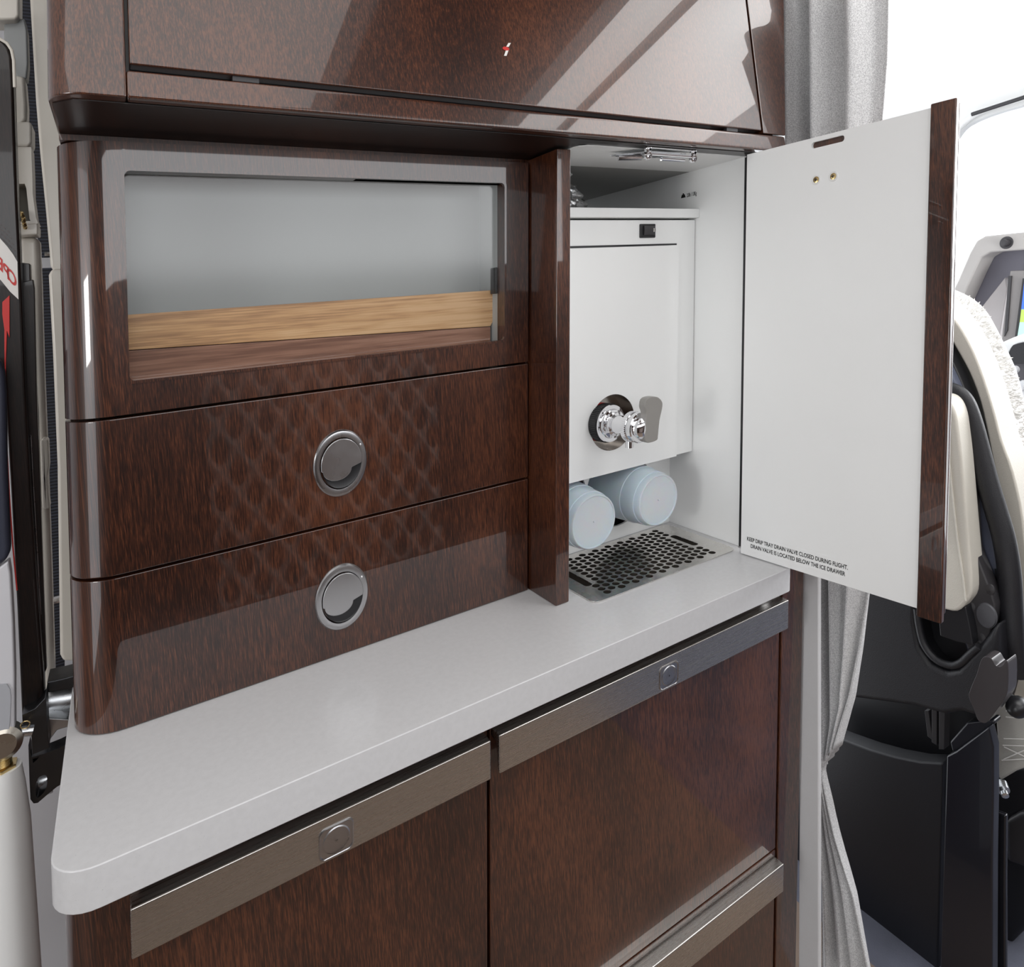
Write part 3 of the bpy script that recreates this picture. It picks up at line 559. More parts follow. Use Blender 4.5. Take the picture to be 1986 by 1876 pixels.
# white door hardware
dh = thing('door_hardware', (-0.125, 1.05, 1.0), 'cream painted door hinge housing with a recess and long lower tube, near the left edge', 'door hardware')
pb([(-0.1403, 1.6992), (-0.1081, 1.7053), (-0.1093, 1.6590), (-0.1123, 1.6545), (-0.1244, 1.6521), (-0.1418, 1.6495)], 0.985, 1.02, 'upper_housing', CREAM, dh, 0.003)
pb([(-0.1244, 1.6527), (-0.1055, 1.6619), (-0.1035, 1.6483), (-0.1036, 1.6105), (-0.1055, 1.5928), (-0.1148, 1.5947), (-0.1198, 1.6172), (-0.1249, 1.6337)], 0.998, 1.02, 'grey_bracket', plain('grey_paint', (0.28, 0.29, 0.29), 0.35), dh, 0.002)
pb([(-0.1176, 1.5944), (-0.1064, 1.5939), (-0.1053, 1.5636), (-0.1058, 1.5460), (-0.1097, 1.5393), (-0.1192, 1.5386)], 0.99, 1.02, 'neck', CREAM, dh, 0.004)
pb([(-0.1210, 1.5384), (-0.1021, 1.5410), (-0.1007, 1.5376), (-0.1012, 1.5175), (-0.1038, 1.5132), (-0.1217, 1.5128)], 0.98, 1.02, 'collar', CREAM, dh, 0.003)
MB().holed([(-0.1217, 1.5122), (-0.1023, 1.5133), (-0.1021, 1.4843), (-0.1023, 1.4606), (-0.1001, 1.4339), (-0.0983, 1.4273), (-0.1032, 1.4243), (-0.1222, 1.4274)], [[(-0.1168, 1.4715), (-0.1092, 1.4717), (-0.1079, 1.4664), (-0.1059, 1.4321), (-0.1050, 1.4297), (-0.1165, 1.4286)]], 'b', 0.985, 1.02).build('recessed_block', CREAM, dh)
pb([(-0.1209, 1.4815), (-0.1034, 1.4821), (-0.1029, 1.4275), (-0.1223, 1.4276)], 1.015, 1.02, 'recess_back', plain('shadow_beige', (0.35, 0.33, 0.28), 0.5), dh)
pb([(-0.1064, 1.4428), (-0.1043, 1.4286), (-0.1072, 1.4298)], 0.99, 1.0, 'slot', BLACK, dh)
pb([(-0.1223, 1.4245), (-0.0998, 1.4273), (-0.0984, 1.4249), (-0.0987, 1.4141), (-0.1207, 1.4133)], 0.984, 1.02, 'lower_collar', CREAM, dh, 0.002)
pb([(-0.1207, 1.4133), (-0.0987, 1.4135), (-0.0983, 1.3529), (-0.0986, 1.2681), (-0.0980, 1.1762), (-0.0975, 1.0208), (-0.0979, 0.8501), (-0.1123, 0.8558), (-0.1118, 1.2091)], 1.004, 1.03, 'long_tube', CREAM, dh, 0.007, 0, 5)
lk = MB()
for k in range(7):
    x0, z0 = [(-0.1134, 1.4375), (-0.1125, 1.4340), (-0.1117, 1.4317), (-0.1117, 1.4282), (-0.1113, 1.4259), (-0.1109, 1.4236), (-0.1105, 1.4213)][k]; lk.lathe((x0, 0.98, z0), (1, (-1) ** k, 0.4), [(0, 0.0018), (0.0012, 0.0024), (0.0024, 0.0018)], 10)
lk.build('locking_wire', BRASS, dh)
pb([(-0.1017, 1.1789), (-0.0949, 1.1778), (-0.0947, 1.1473), (-0.0966, 1.1325), (-0.0961, 1.1110), (-0.0951, 1.0955), (-0.1019, 1.0971)], 0.975, 1.0, 'lower_knuckle', CREAM, dh, 0.003)
# dark glossy entry door panel
ed = tag(empty('door_1', (-0.14, 0.92, 0.9)), 'open aircraft entry door edge', 'door', kind='structure')
pb([(-0.1459, 1.6164), (-0.1253, 1.6120), (-0.1177, 1.6078), (-0.1136, 1.6025), (-0.1113, 1.5937), (-0.1106, 1.5680), (-0.1108, 1.5141), (-0.1108, 1.4489), (-0.1101, 1.3941), (-0.1097, 1.3279), (-0.1094, 1.2386), (-0.1078, 1.1310), (-0.1051, 1.0270), (-0.1020, 0.9330), (-0.1018, 0.8682), (-0.1218, 0.8764), (-0.1228, 1.0037), (-0.1246, 1.1346), (-0.1272, 1.2632), (-0.1557, 1.2774)], 0.925, 0.95, 'glossy_panel', GLOSSBLK, ed, 0.003)
tl = [(-0.1288, 1.6129), (-0.1205, 1.6099), (-0.1147, 1.6064), (-0.1110, 1.5995), (-0.1096, 1.5890), (-0.1095, 1.5613)]; MB().tube([(x, 0.9245, z) for x, z in tl], 0.0016).build('edge_seal', CREAM, ed)
pb([(-0.1120, 1.3802), (-0.1043, 1.3787), (-0.1042, 1.3282), (-0.1029, 1.0941), (-0.1017, 0.9198), (-0.1113, 0.9173), (-0.1128, 1.2135)], 0.955, 0.97, 'inner_strip', GLOSSBLK, ed, 0.001)
pb([(-0.1108, 1.3581), (-0.1011, 1.3605), (-0.1000, 1.3507), (-0.1012, 1.2355), (-0.1009, 1.1185), (-0.1004, 0.9215), (-0.1085, 0.9004), (-0.1101, 1.2136)], 0.945, 0.955, 'side_strip', GLOSSBLK, ed, 0.001)
tl = [(-0.1075, 1.1886), (-0.1065, 1.1220), (-0.1049, 1.0400), (-0.1035, 0.9512), (-0.1027, 0.8914)]; MB().tube([(x, 0.9435, z) for x, z in tl], 0.0007).build('strip_piping', ALU, ed)
pb([(-0.1384, 1.4155), (-0.1261, 1.4036), (-0.1203, 1.3948), (-0.1154, 1.3860), (-0.1121, 1.3783), (-0.1123, 1.3384), (-0.1191, 1.3470), (-0.1257, 1.3582), (-0.1395, 1.3782)], 0.9225, 0.925, 'reflected_band', SIGNW, ed, 0.0, 0)  # sign's reflection in the glossy door, built as a decal
ox, oz = [(-0.1159, 1.3467), (-0.1171, 1.3500)][0]; an = math.radians(24)
def sgn(x, y, dx=0.0, dz=0.0):
    # reflected lettering put in as decals on the band: x runs to the left
    return (ox + dx + x * 0.62, 0.9222, oz + dz + y * 1.25 - x * 0.75)
for ch, k in (('O', 0), ('P', 1), ('E', 2), ('N', 3)):
    lx, lz = [(-0.1132, 1.3498), (-0.1190, 1.3583), (-0.1239, 1.3667), (-0.1300, 1.3766)][k]
    text_mb(ch, 0.0165, lambda x, y: (lx + x * 0.62, 0.9222, lz + y * 1.15 - x * 0.9), mirror=True).build('reflected_letter', RED, ed)
FP = plain('faded_print', (0.10, 0.085, 0.085), 0.5)
for k in range(5):
    x0, z0 = [(-0.1125, 1.3827), (-0.1136, 1.3893), (-0.1152, 1.3959), (-0.1167, 1.4024), (-0.1183, 1.4089)][k]; mb = MB()
    for q in range(9):
        a_, l_ = q * 0.0031, 0.0022 + 0.0006 * ((q * 7 + k * 3) % 3 - 1)
        mb.prism([(x0 - a_, z0 + a_ * 1.15), (x0 - a_ - l_, z0 + (a_ + l_) * 1.15), (x0 - a_ - l_, z0 + (a_ + l_) * 1.15 + .0016), (x0 - a_, z0 + a_ * 1.15 + .0016)], 'b', 0.9244, 0.9248)
    mb.build('small_print', FP, ed)
pb([(-0.1258, 1.3365), (-0.1196, 1.3432), (-0.1208, 1.2984), (-0.1228, 1.3057), (-0.1245, 1.2741), (-0.1259, 1.2414), (-0.1258, 1.2743), (-0.1249, 1.3070), (-0.1262, 1.3235)], 0.922, 0.925, 'red_arrow', RED, ed, 0.0003)
tl = [(-0.1260, 1.2524), (-0.1265, 1.1863), (-0.1258, 1.1305), (-0.1243, 1.0741), (-0.1221, 1.0255)]; MB().tube([(x, 0.9235, z) for x, z in tl], 0.0007).build('red_line', RED, ed)
# navy bolster and pale column at the very left
nb = thing('navy_door_cushion', (-0.15, 0.90, 0.95), 'dark navy padded cushion rounded at the bottom, cut by the left edge of the picture', 'cushion')
pb([(-0.1592, 1.2842), (-0.1268, 1.2780), (-0.1238, 1.2644), (-0.1231, 1.2429), (-0.1244, 1.1678), (-0.1241, 1.1135), (-0.1238, 1.0807), (-0.1253, 1.0702), (-0.1327, 1.0635), (-0.1654, 1.0705)], 0.895, 0.915, 'pad', plain('navy_vinyl', (0.03, 0.034, 0.055), 0.45, 700, 0.2), nb, 0.006, 0, 5)
pc = thing('white_door_arm', (-0.15, 0.90, 0.83), 'white painted door arm with a recessed pocket below the navy cushion', 'door arm')
pb([(-0.1660, 1.0745), (-0.1334, 1.0611), (-0.1255, 1.0666), (-0.1242, 1.0519), (-0.1234, 1.0018), (-0.1236, 0.9461), (-0.1251, 0.8905), (-0.1247, 0.8593), (-0.1286, 0.8593), (-0.1309, 0.8704), (-0.1712, 0.8985)], 0.897, 0.915, 'arm_plate', GREYW, pc, 0.003)
pb([(-0.1604, 0.9469), (-0.1299, 0.9375), (-0.1275, 0.9311), (-0.1269, 0.9231), (-0.1285, 0.8959), (-0.1306, 0.8801), (-0.1620, 0.8945)], 0.8955, 0.8972, 'pocket', plain('pocket_grey', (0.40, 0.41, 0.44), 0.5), pc, 0.0005)
# hinge brackets
hb_ = thing('hinge_bracket', (-0.10, 0.93, 0.82), 'dark anodised forked hinge bracket with a bright machined cylinder beside the counter', 'hinge bracket')
pb([(-0.1194, 0.8956), (-0.1081, 0.8980), (-0.0997, 0.9057), (-0.0981, 0.9150), (-0.0983, 0.8744), (-0.0970, 0.8506), (-0.0975, 0.8496), (-0.1121, 0.8483), (-0.1122, 0.8801), (-0.1193, 0.8830)], 0.905, 0.93, 'clevis_body', DKMET, hb_, 0.0015)
MB().tube([(x, 0.975, z) for x, z in [(-0.1041, 0.8710), (-0.0794, 0.8663)]], 0.026, 40).build('machined_cylinder', ALU, hb_)
pb([(-0.0988, 0.9142), (-0.0856, 0.9128), (-0.0713, 0.9122), (-0.0716, 0.8980), (-0.0981, 0.9021)], 0.925, 0.96, 'top_flange', DKMET, hb_, 0.001)
pb([(-0.1006, 0.8716), (-0.0779, 0.8606), (-0.0780, 0.8534), (-0.0915, 0.8541), (-0.0974, 0.8469), (-0.0990, 0.8428)], 0.93, 0.95, 'web', ALU, hb_, 0.001)
MB().lathe(([(-0.0931, 0.9063), (-0.0926, 0.9061)][0][0], 0.945, [(-0.0931, 0.9051), (-0.0926, 0.9061)][0][1]), (0, 0, 1), [(-.003, 0.006), (0.002, 0.006), (0.004, 0.003)], 16).build('rivet', BRASS, hb_)
fk = [(-0.1160, 0.8553), (-0.1136, 0.8408), (-0.1016, 0.8397), (-0.0884, 0.8406), (-0.0817, 0.8420), (-0.0827, 0.8003), (-0.0924, 0.7975), (-0.1029, 0.7916), (-0.1095, 0.7875), (-0.1132, 0.7887), (-0.1158, 0.7946), (-0.1161, 0.8154)]
MB().holed(fk, [smooth([(-0.1109, 0.8059), (-0.1088, 0.8145), (-0.1050, 0.8163), (-0.1013, 0.8147), (-0.1006, 0.8084), (-0.1017, 0.8006), (-0.1056, 0.7952), (-0.1103, 0.7938)], 3), [(-0.1128, 0.8386), (-0.1053, 0.8401), (-0.1073, 0.8374), (-0.1124, 0.8338)]], 'b', 0.915, 0.935).build('fork', DKMET, hb_)
MB().tube([(x, 0.965, z) for x, z in [(-0.1143, 0.7845), (-0.0988, 0.7836)]], 0.017, 32).build('fork_bushing', ALU, hb_)
MB().tube([(x, 0.97, z) for x, z in [(-0.1009, 0.7928), (-0.0809, 0.7952)]], 0.016, 32).build('rear_bushing', ALU, hb_)
MB().tube([(x, 0.905, z) for x, z in [(-0.1242, 0.8788), (-0.1106, 0.8748)]], 0.0055, 20).build('clevis_bolt', ALU, hb_)
rg = [([(-0.1162, 0.8875), (-0.1157, 0.8873)][0][0] + 0.004 * math.cos(t), 0.897, [(-0.1162, 0.8875), (-0.1157, 0.8873)][0][1] + 0.004 * math.sin(t)) for t in [k * .55 for k in range(12)]]
MB().tube(rg, 0.0007, 8).build('split_pin', BRASS, hb_)
# strut
sr = thing('door_strut', (-0.16, 0.90, 0.6), 'white gas strut with brass threaded end at the lower left edge', 'strut')
MB().lathe(([(-0.1362, 0.8754), (-0.1358, 0.8752)][0][0], 0.915, [(-0.1363, 0.8743), (-0.1358, 0.8752)][0][1]), (0, -1, 0), [(0, 0.014), (0.004, 0.018), (0.018, 0.018), (0.022, 0.013), (0.022, 0.006)], 32).build('ball_end', metal('worn_steel', (0.55, 0.52, 0.46), 0.3), sr)
ns = [(-0.1372, 0.8608), (-0.1367, 0.8460)]
thr = [(0.0008 * (k % 2) + 0.0075) for k in range(22)]
MB().tube([(ns[0][0] + (ns[1][0] - ns[0][0]) * k / 21, 0.905, ns[0][1] + (ns[1][1] - ns[0][1]) * k / 21) for k in range(22)], thr, 20).build('threaded_end', BRASS, sr)
MB().lathe((ns[1][0], 0.905, ns[1][1] + .002), (0.04, 0, -1), [(0, 0.013), (0.006, 0.013)], 6).build('lock_nut', BRASS, sr)
sb = [(-0.1359, 0.8445), (-0.1357, 0.8219), (-0.1342, 0.7815), (-0.1332, 0.7240), (-0.1321, 0.6660), (-0.1306, 0.5897)]
MB().tube([(x, 0.905, z) for x, z in sb], [0.0150, 0.0175, 0.0195, 0.020, 0.0205, 0.021], 40).build('strut_tube', WHITE, sr)
# ================================================================== right: bulkhead edge, curtain, cockpit
bulk = pa_([(0.6607, 1.4525), (0.6320, 1.4470), (0.6028, 0.2498), (0.6372, 0.2203)], 0.842, 0.850, 'trim_4', plain('pale_bulkhead_cloth', (0.60, 0.60, 0.61), 0.8, 800, 0.3), None, 0.002); bulk['kind'] = 'structure'
cu = thing('cockpit_curtain', (0.92, 0.66, 0.9), 'gathered grey fabric curtain tied beside the galley at the cockpit entrance', 'curtain')
LE = [(0.7518, 1.8028), (0.7440, 1.6277), (0.7373, 1.5021), (0.7071, 1.2505), (0.6871, 1.0036), (0.6735, 0.8238), (0.6626, 0.6775), (0.6507, 0.5660), (0.6478, 0.5240)]
RE = [(0.5762, 1.7253), (0.5761, 1.6042), (0.5820, 1.5086), (0.5823, 1.2475), (0.5828, 1.0216), (0.5812, 0.8301), (0.5887, 0.7415), (0.5985, 0.6660), (0.6203, 0.5742)]
def along(E_, v):
    x = v * (len(E_) - 1); i = min(int(x), len(E_) - 2); f = x - i; return (E_[i][0] * (1 - f) + E_[i + 1][0] * f, E_[i][1] * (1 - f) + E_[i + 1][1] * f)
def fold(u, v, amp, ph=0):
    q = u + 0.05 * math.sin(3 * v + 4 * u + ph)
    s1 = math.sin(2 * PI * (3.3 * q + 0.25)); s2 = math.sin(2 * PI * (6.1 * q + 0.15 * v) + 1.3 + ph)
    return amp * (0.85 * math.copysign(abs(s1) ** 0.8, s1) + 0.22 * s2)
def cuf(u, v):
    l, r = along(LE, v), along(RE, v); b = l[0] + (r[0] - l[0]) * u; c = l[1] + (r[1] - l[1]) * u
    return (0.905 + fold(u, v, 0.020 * (1 - 0.25 * v)), b, c)
MB().grid(cuf, 120, 60).build('curtain_panel', FABRIC, cu, solid=0.002, smooth=3)
LE2 = [(0.6692, 0.5281), (0.6684, 0.4940), (0.6660, 0.3914), (0.6636, 0.2882), (0.6597, 0.1239)]; RE2 = [(0.6562, 0.5353), (0.6628, 0.4973), (0.6331, 0.4131), (0.5969, 0.3379), (0.5611, 0.2106)]
MB().grid(lambda u, v: (0.928 + fold(u, v, 0.010, 1.5), *[along(LE2, v)[i] + (along(RE2, v)[i] - along(LE2, v)[i]) * u for i in (0, 1)]), 60, 40).build('curtain_tail', FABRIC, cu, solid=0.002, smooth=3)
# cockpit shell
wf = MB().holed([(2.4417, 2.1914), (1.8578, 2.1075), (1.2530, 2.0268), (0.7805, 1.9561), (0.7277, 0.4100), (2.4010, 0.2960)], [smooth([(1.4938, 1.2072), (1.5026, 1.5140), (1.5059, 1.7749), (1.4833, 1.8515), (1.4183, 1.8905), (1.2493, 1.9068), (0.9120, 1.8953), (0.7948, 1.6213), (0.7795, 1.1717), (1.2004, 1.1124), (1.4263, 1.1393)], 3)], 'a', 2.98, 3.02)
wf.build('wall_front', WHITEM, None, kind='structure')
gp = pa_(smooth([(1.5085, 1.2063), (1.5173, 1.5161), (1.5206, 1.7796), (1.4979, 1.8570), (1.4322, 1.8963), (1.2615, 1.9128), (0.9209, 1.9012), (0.8025, 1.6245), (0.7870, 1.1704), (1.2121, 1.1105), (1.4402, 1.1377)], 3), 3.028, 3.032, 'window_1', m_glass('windscreen_glass', (0.97, 0.98, 1), 0), None); gp['kind'] = 'structure'
tw = [(1.5224, 1.7770), (1.4935, 1.8520), (1.4246, 1.9065), (1.3390, 1.9268), (1.2310, 1.9304), (1.0510, 1.9344)]; fr_ = MB().tube([(2.965, x, z) for x, z in smooth(tw, 6, False)], 0.012, 12).build('trim_5', WHITEM, None); fr_['kind'] = 'structure'
tw = [(1.4137, 1.9145), (1.2231, 1.9302), (1.0441, 1.9301)]; fr_ = MB().tube([(2.945, x, z) for x, z in tw], 0.008, 8).build('trim_6', CHAR, None); fr_['kind'] = 'structure'
# instrument hood
ih = thing('instrument_hood', (2.3, 1.0, 1.2), 'pale grey instrument panel hood with dark knob seen beyond the pilot seat', 'instrument hood')
pa_([(1.1634, 1.1615), (1.1483, 1.1982), (1.1230, 1.2556), (1.0899, 1.3405), (1.0713, 1.3761), (1.0478, 1.3880), (0.9529, 1.3878), (0.8311, 1.3806), (0.8295, 1.3305), (0.9513, 1.3351), (1.0302, 1.3364), (1.0553, 1.3227), (1.0722, 1.2851), (1.1160, 1.1753), (1.1276, 1.1405)], 2.27, 2.36, 'hood_rim', plain('warm_grey_moulding', (0.42, 0.40, 0.385), 0.5), ih, 0.006)
pa_([(1.1948, 1.1199), (1.1632, 1.1700), (1.1185, 1.2845), (1.1009, 1.3237), (1.0738, 1.3397), (0.8645, 1.3349), (0.8615, 1.2395), (1.0234, 1.2496), (1.1285, 1.0848)], 2.36, 2.44, 'hood_inner', plain('lilac_grey_moulding', (0.17, 0.165, 0.20), 0.5), ih, 0.003)
pa_([(1.0167, 1.2550), (1.0098, 1.2172), (1.0271, 1.0670), (1.0721, 1.0665), (1.1276, 1.1002)], 2.34, 2.40, 'side_cheek', plain('light_cheek', (0.48, 0.45, 0.45), 0.5), ih, 0.002)
kx, kz = [(0.9867, 1.3613), (0.9853, 1.3611)][0]
MB().lathe((2.272, kx, kz), (-1, 0, 0), [(0, 0.020), (0.004, 0.018), (0.004, 0.012), (0.02, 0.010), (0.022, 0.006)], 28).build('hood_knob', CHAR, ih)
ds = thing('cockpit_display', (2.3, 0.95, 1.1), 'cockpit display screen with blue sky and green ground, at the right edge', 'display')
pa_([(0.9867, 1.2748), (0.8345, 1.2683), (0.8261, 1.0027), (1.0068, 0.9953), (1.0025, 1.0920)], 2.30, 2.33, 'bezel', plain('bezel_grey', (0.24, 0.225, 0.22), 0.45), ds, 0.002)
pa_([(0.9892, 1.2596), (0.9807, 1.2591), (0.9870, 1.0930), (0.9949, 1.0738)], 2.295, 2.31, 'bezel_edge', CHAR, ds)
pa_([(0.9474, 1.2500), (0.8232, 1.2423), (0.8176, 1.0656), (0.9637, 1.0634)], 2.288, 2.295, 'screen', BLACK, ds)
pa_([(0.9411, 1.2422), (0.8213, 1.2350), (0.8187, 1.1543), (0.9467, 1.1574)], 2.284, 2.288, 'screen_sky', emis('screen_blue', (0.03, 0.15, 0.9), 1.0), ds)
pa_([(0.9467, 1.1574), (0.8187, 1.1543), (0.8175, 1.1176), (0.9496, 1.1186)], 2.284, 2.288, 'screen_ground', emis('screen_green', (0.45, 0.62, 0.10), 1.0), ds)
pa_([(0.9496, 1.1186), (0.8175, 1.1176), (0.8161, 1.0720), (0.9550, 1.0702)], 2.284, 2.288, 'screen_footer', emis('screen_mint', (0.45, 0.85, 0.70), 1.0), ds)
ip = thing('cockpit_console', (2.3, 0.95, 0.95), 'dark grey instrument panel with rows of white knobs right of the pilot seat', 'instrument panel')
PG = plain('panel_grey', (0.085, 0.08, 0.09), 0.5)
pa_([(1.0624, 1.0068), (1.0176, 0.9986), (1.0130, 0.9922), (0.8352, 1.0147), (0.8293, 0.8300), (0.9902, 0.8116), (1.0365, 0.8923)], 2.335, 2.36, 'panel_plate', PG, ip, 0.001)
pa_([(0.9901, 0.8171), (0.8175, 0.8429), (0.8155, 0.7801), (0.9735, 0.7420)], 2.28, 2.33, 'lower_ledge', plain('ledge_grey', (0.34, 0.31, 0.30), 0.5), ip, 0.004)
pa_([(0.9740, 0.7580), (0.8156, 0.7831), (0.8103, 0.6153), (0.9687, 0.5817)], 2.30, 2.33, 'lower_panel', PG, ip)
KW = plain('knob_white', (0.7, 0.7, 0.72), 0.4)
for k, q in enumerate([(0.9590, 0.9745), (0.9684, 0.9171), (0.9408, 0.9208), (0.9357, 0.9321), (0.9644, 0.8779), (0.9452, 0.8828), (0.9338, 0.8682), (0.9408, 0.8283)]):
    MB().lathe((2.29, q[0], q[1]), (-1, 0, 0), [(0, 0.012), (0.012, 0.010), (0.013, 0.004)], 20).build('knob', KW, ip)
q = [(0.9403, 0.9021), (0.9474, 0.8653)]; MB().lathe((2.29, q[0][0], q[0][1]), (-1, 0, 0), [(0, 0.018), (0.005, 0.016), (0.005, 0.008)], 24).build('dial', KW, ip)
MB().lathe((2.285, q[1][0], q[1][1]), (-1, 0, 0), [(0, 0.015), (0.010, 0.013), (0.011, 0.004)], 20).build('red_knob', RED, ip)
for s_ in ([(0.9635, 0.9396), (0.8368, 0.9450), (0.8366, 0.9391), (0.9634, 0.9349)], [(0.9591, 0.8847), (0.8352, 0.8943), (0.8351, 0.8883), (0.9589, 0.8800)]): pa_(s_, 2.284, 2.29, 'marking_strip', KW, ip)
sv = thing('white_visor_arm', (2.0, 0.85, 1.05), 'white curved visor arm crossing in front of the instrument panel', 'visor')
pa_(smooth([(0.9417, 1.0583), (0.9092, 1.0781), (0.8640, 1.1003), (0.7763, 1.1324), (0.7750, 1.0913), (0.8633, 1.0774), (0.8855, 1.0597), (0.8976, 1.0362), (0.9142, 1.0268), (0.9342, 1.0319)], 3), 2.08, 2.12, 'visor_arm', WHITE, sv, 0.004)
hs_ = thing('black_headset', (1.95, 0.8, 1.0), 'black rounded earpiece hanging before the instrument panel at the right edge', 'headset')
pa_(smooth([(0.8918, 1.0333), (0.8745, 1.0453), (0.8676, 1.0667), (0.8507, 1.0812), (0.7797, 1.0892), (0.7666, 1.0356), (0.8417, 1.0269), (0.8802, 1.0267)], 3), 2.03, 2.07, 'ear_shell', BLKLEA, hs_, 0.010, 0, 4)
# ------------------------------------------------------------------ pilot seat
ps = thing('pilot_seat', (1.35, 0.75, 0.0), 'pilot seat with white sheepskin cover, ivory side pad and dark moulded back', 'seat')
pa_(smooth([(0.7622, 1.2587), (0.7159, 1.2409), (0.6911, 1.2226), (0.6734, 1.2019), (0.6577, 1.1736), (0.6441, 1.1458), (0.6306, 1.1164), (0.6192, 1.0894), (0.6094, 1.0547), (0.6005, 1.0184), (0.5896, 0.9710), (0.5747, 0.9249), (0.5553, 0.8326), (0.5428, 0.6920), (0.5453, 0.5068), (0.5576, 0.5011), (0.5730, 0.7308), (0.5987, 0.8716), (0.6238, 0.9762), (0.6535, 1.0632), (0.6885, 1.1326), (0.7610, 1.2161)], 3), 1.34, 1.46, 'sheepskin_cover', FLEECE, ps, 0.012, 0, 4)
fz = MB()
ed_ = smooth([(0.7159, 1.2389), (0.6911, 1.2246), (0.6734, 1.2039), (0.6578, 1.1766), (0.6442, 1.1488), (0.6307, 1.1194), (0.6193, 1.0933), (0.6095, 1.0586), (0.6006, 1.0213), (0.5897, 0.9739), (0.5765, 0.9275)], 14, False)
for i in range(len(ed_) - 1):
    for k in range(7):
        f = random.random(); x = ed_[i][0] + (ed_[i + 1][0] - ed_[i][0]) * f; z = ed_[i][1] + (ed_[i + 1][1] - ed_[i][1]) * f
        tx, tz = ed_[i + 1][0] - ed_[i][0], ed_[i + 1][1] - ed_[i][1]; L_ = math.hypot(tx, tz) or 1; nx, nz = tz / L_, -tx / L_
        if nz < 0 and nx > 0: nx, nz = -nx, -nz
        h_ = random.uniform(0.002, 0.009); a_ = 1.345 + random.random() * 0.10; j = random.uniform(-.5, .5)
        fz.lathe((a_, x - nx * 0.003, z - nz * 0.003), (random.uniform(-.4, .4), nx + tx / L_ * j, nz + tz / L_ * j), [(0, 0.0030), (h_ * .6, 0.0022), (h_ + .003, 0.0005)], 6)
fz.build('fleece_tufts', FLEECE, ps, kind='stuff')
pa_(smooth([(0.7304, 1.2452), (0.7005, 1.2290), (0.6786, 1.1966), (0.6514, 1.1496), (0.6278, 1.1069), (0.6079, 1.0555), (0.5943, 0.9999), (0.5826, 0.9448), (0.5701, 0.8905), (0.5511, 0.8012), (0.5412, 0.6638), (0.5391, 0.5422), (0.5195, 0.5513), (0.5207, 0.7176), (0.5327, 0.8523), (0.5512, 0.9361), (0.5706, 0.9889), (0.5827, 1.0342), (0.5967, 1.0801), (0.6154, 1.1314), (0.6387, 1.1789), (0.6671, 1.2181), (0.7010, 1.2490)], 3), 1.29, 1.36, 'ivory_bolster', IVLEA, ps, 0.010, 0, 4)
pa_(smooth([(0.7348, 1.2307), (0.6999, 1.2146), (0.6751, 1.1797), (0.6499, 1.1332), (0.6308, 1.0935), (0.6146, 1.0506), (0.6021, 1.0053), (0.5898, 0.9360), (0.5764, 0.8819), (0.5579, 0.8113), (0.5451, 0.7124), (0.5387, 0.5556), (0.5594, 0.5367), (0.6140, 0.6399), (0.6557, 0.8253), (0.6812, 1.0605), (0.7317, 1.1182)], 3), 1.27, 1.32, 'shell_border', BLACK, ps, 0.004)
pa_(smooth([(0.7339, 1.2219), (0.6992, 1.2092), (0.6726, 1.1717), (0.6492, 1.1257), (0.6302, 1.0865), (0.6150, 1.0440), (0.6033, 0.9990), (0.5921, 0.9348), (0.5779, 0.8814), (0.5595, 0.8160), (0.5468, 0.7178), (0.5411, 0.5807), (0.5680, 0.5498), (0.6139, 0.6464), (0.6554, 0.8301), (0.6808, 1.0633), (0.7312, 1.1204)], 3), 1.25, 1.30, 'back_shell', NAVYF, ps, 0.008)
bandc = smooth([(0.6788, 1.0794), (0.6512, 1.0815), (0.6280, 1.0777), (0.6102, 1.0607), (0.5973, 1.0255), (0.5841, 0.9745), (0.5712, 0.9243), (0.5569, 0.8787), (0.5428, 0.8313), (0.5333, 0.7762), (0.5284, 0.7156), (0.5235, 0.6551), (0.5189, 0.6054)], 5, False)
MB().tube([(1.245, x, z) for x, z in bandc], [0.0085 + 0.0065 * min(1, i / 30) for i in range(len(bandc))], 16, 1.2).build('padded_band', BLKLEA, ps)
pa_(smooth([(0.6706, 1.0688), (0.6364, 1.0754), (0.6206, 1.0748), (0.6084, 1.0649), (0.6002, 1.0457), (0.5952, 1.0173), (0.5889, 0.9729), (0.5810, 0.9020), (0.5732, 0.8315), (0.5675, 0.7788), (0.5666, 0.7465), (0.5750, 0.7255), (0.5895, 0.7066), (0.6152, 0.7023), (0.6402, 0.7012), (0.6605, 0.7020)], 3), 1.19, 1.235, 'side_pad', IVLEA, ps, 0.012, 0, 5)
sm = [(0.6123, 1.0823), (0.6118, 1.0054), (0.6017, 0.9174), (0.5911, 0.8393), (0.5810, 0.7795), (0.5739, 0.7319)]; MB().tube([(1.1885, x, z) for x, z in smooth(sm, 5, False)], 0.0016, 8).build('pad_seam', IVLEA, ps)
pa_([(0.5975, 1.0162), (0.5832, 0.9004), (0.5740, 0.8118), (0.5678, 0.7955), (0.5471, 0.7479), (0.5402, 0.7279), (0.5411, 0.7061), (0.5473, 0.6732), (0.5602, 0.6491), (0.5745, 0.6322), (0.5822, 0.6356), (0.5958, 0.6982), (0.6133, 0.8568)], 1.215, 1.245, 'pivot_plate', CHAR, ps, 0.003)
pa_([(0.6266, 0.7240), (0.5768, 0.7175), (0.5675, 0.6796), (0.5635, 0.6561), (0.5908, 0.6514), (0.6175, 0.6509)], 1.195, 1.24, 'pivot_block', BLACK, ps, 0.002)
for (u, nm) in ((0, 'cap'), (1, 'cap'), (2, 'cap')):
    q = [(0.5486, 0.7513), (0.5774, 0.7108), (0.5588, 0.6627)][u]; MB().lathe((1.216, q[0], q[1]), (-1, 0, 0), [(0, 0.0095), (0.0015, 0.009), (0.0025, 0.004), (0.0027, 0.0005)], 24, sx=0.75).build('screw_cap', CHAR, ps)
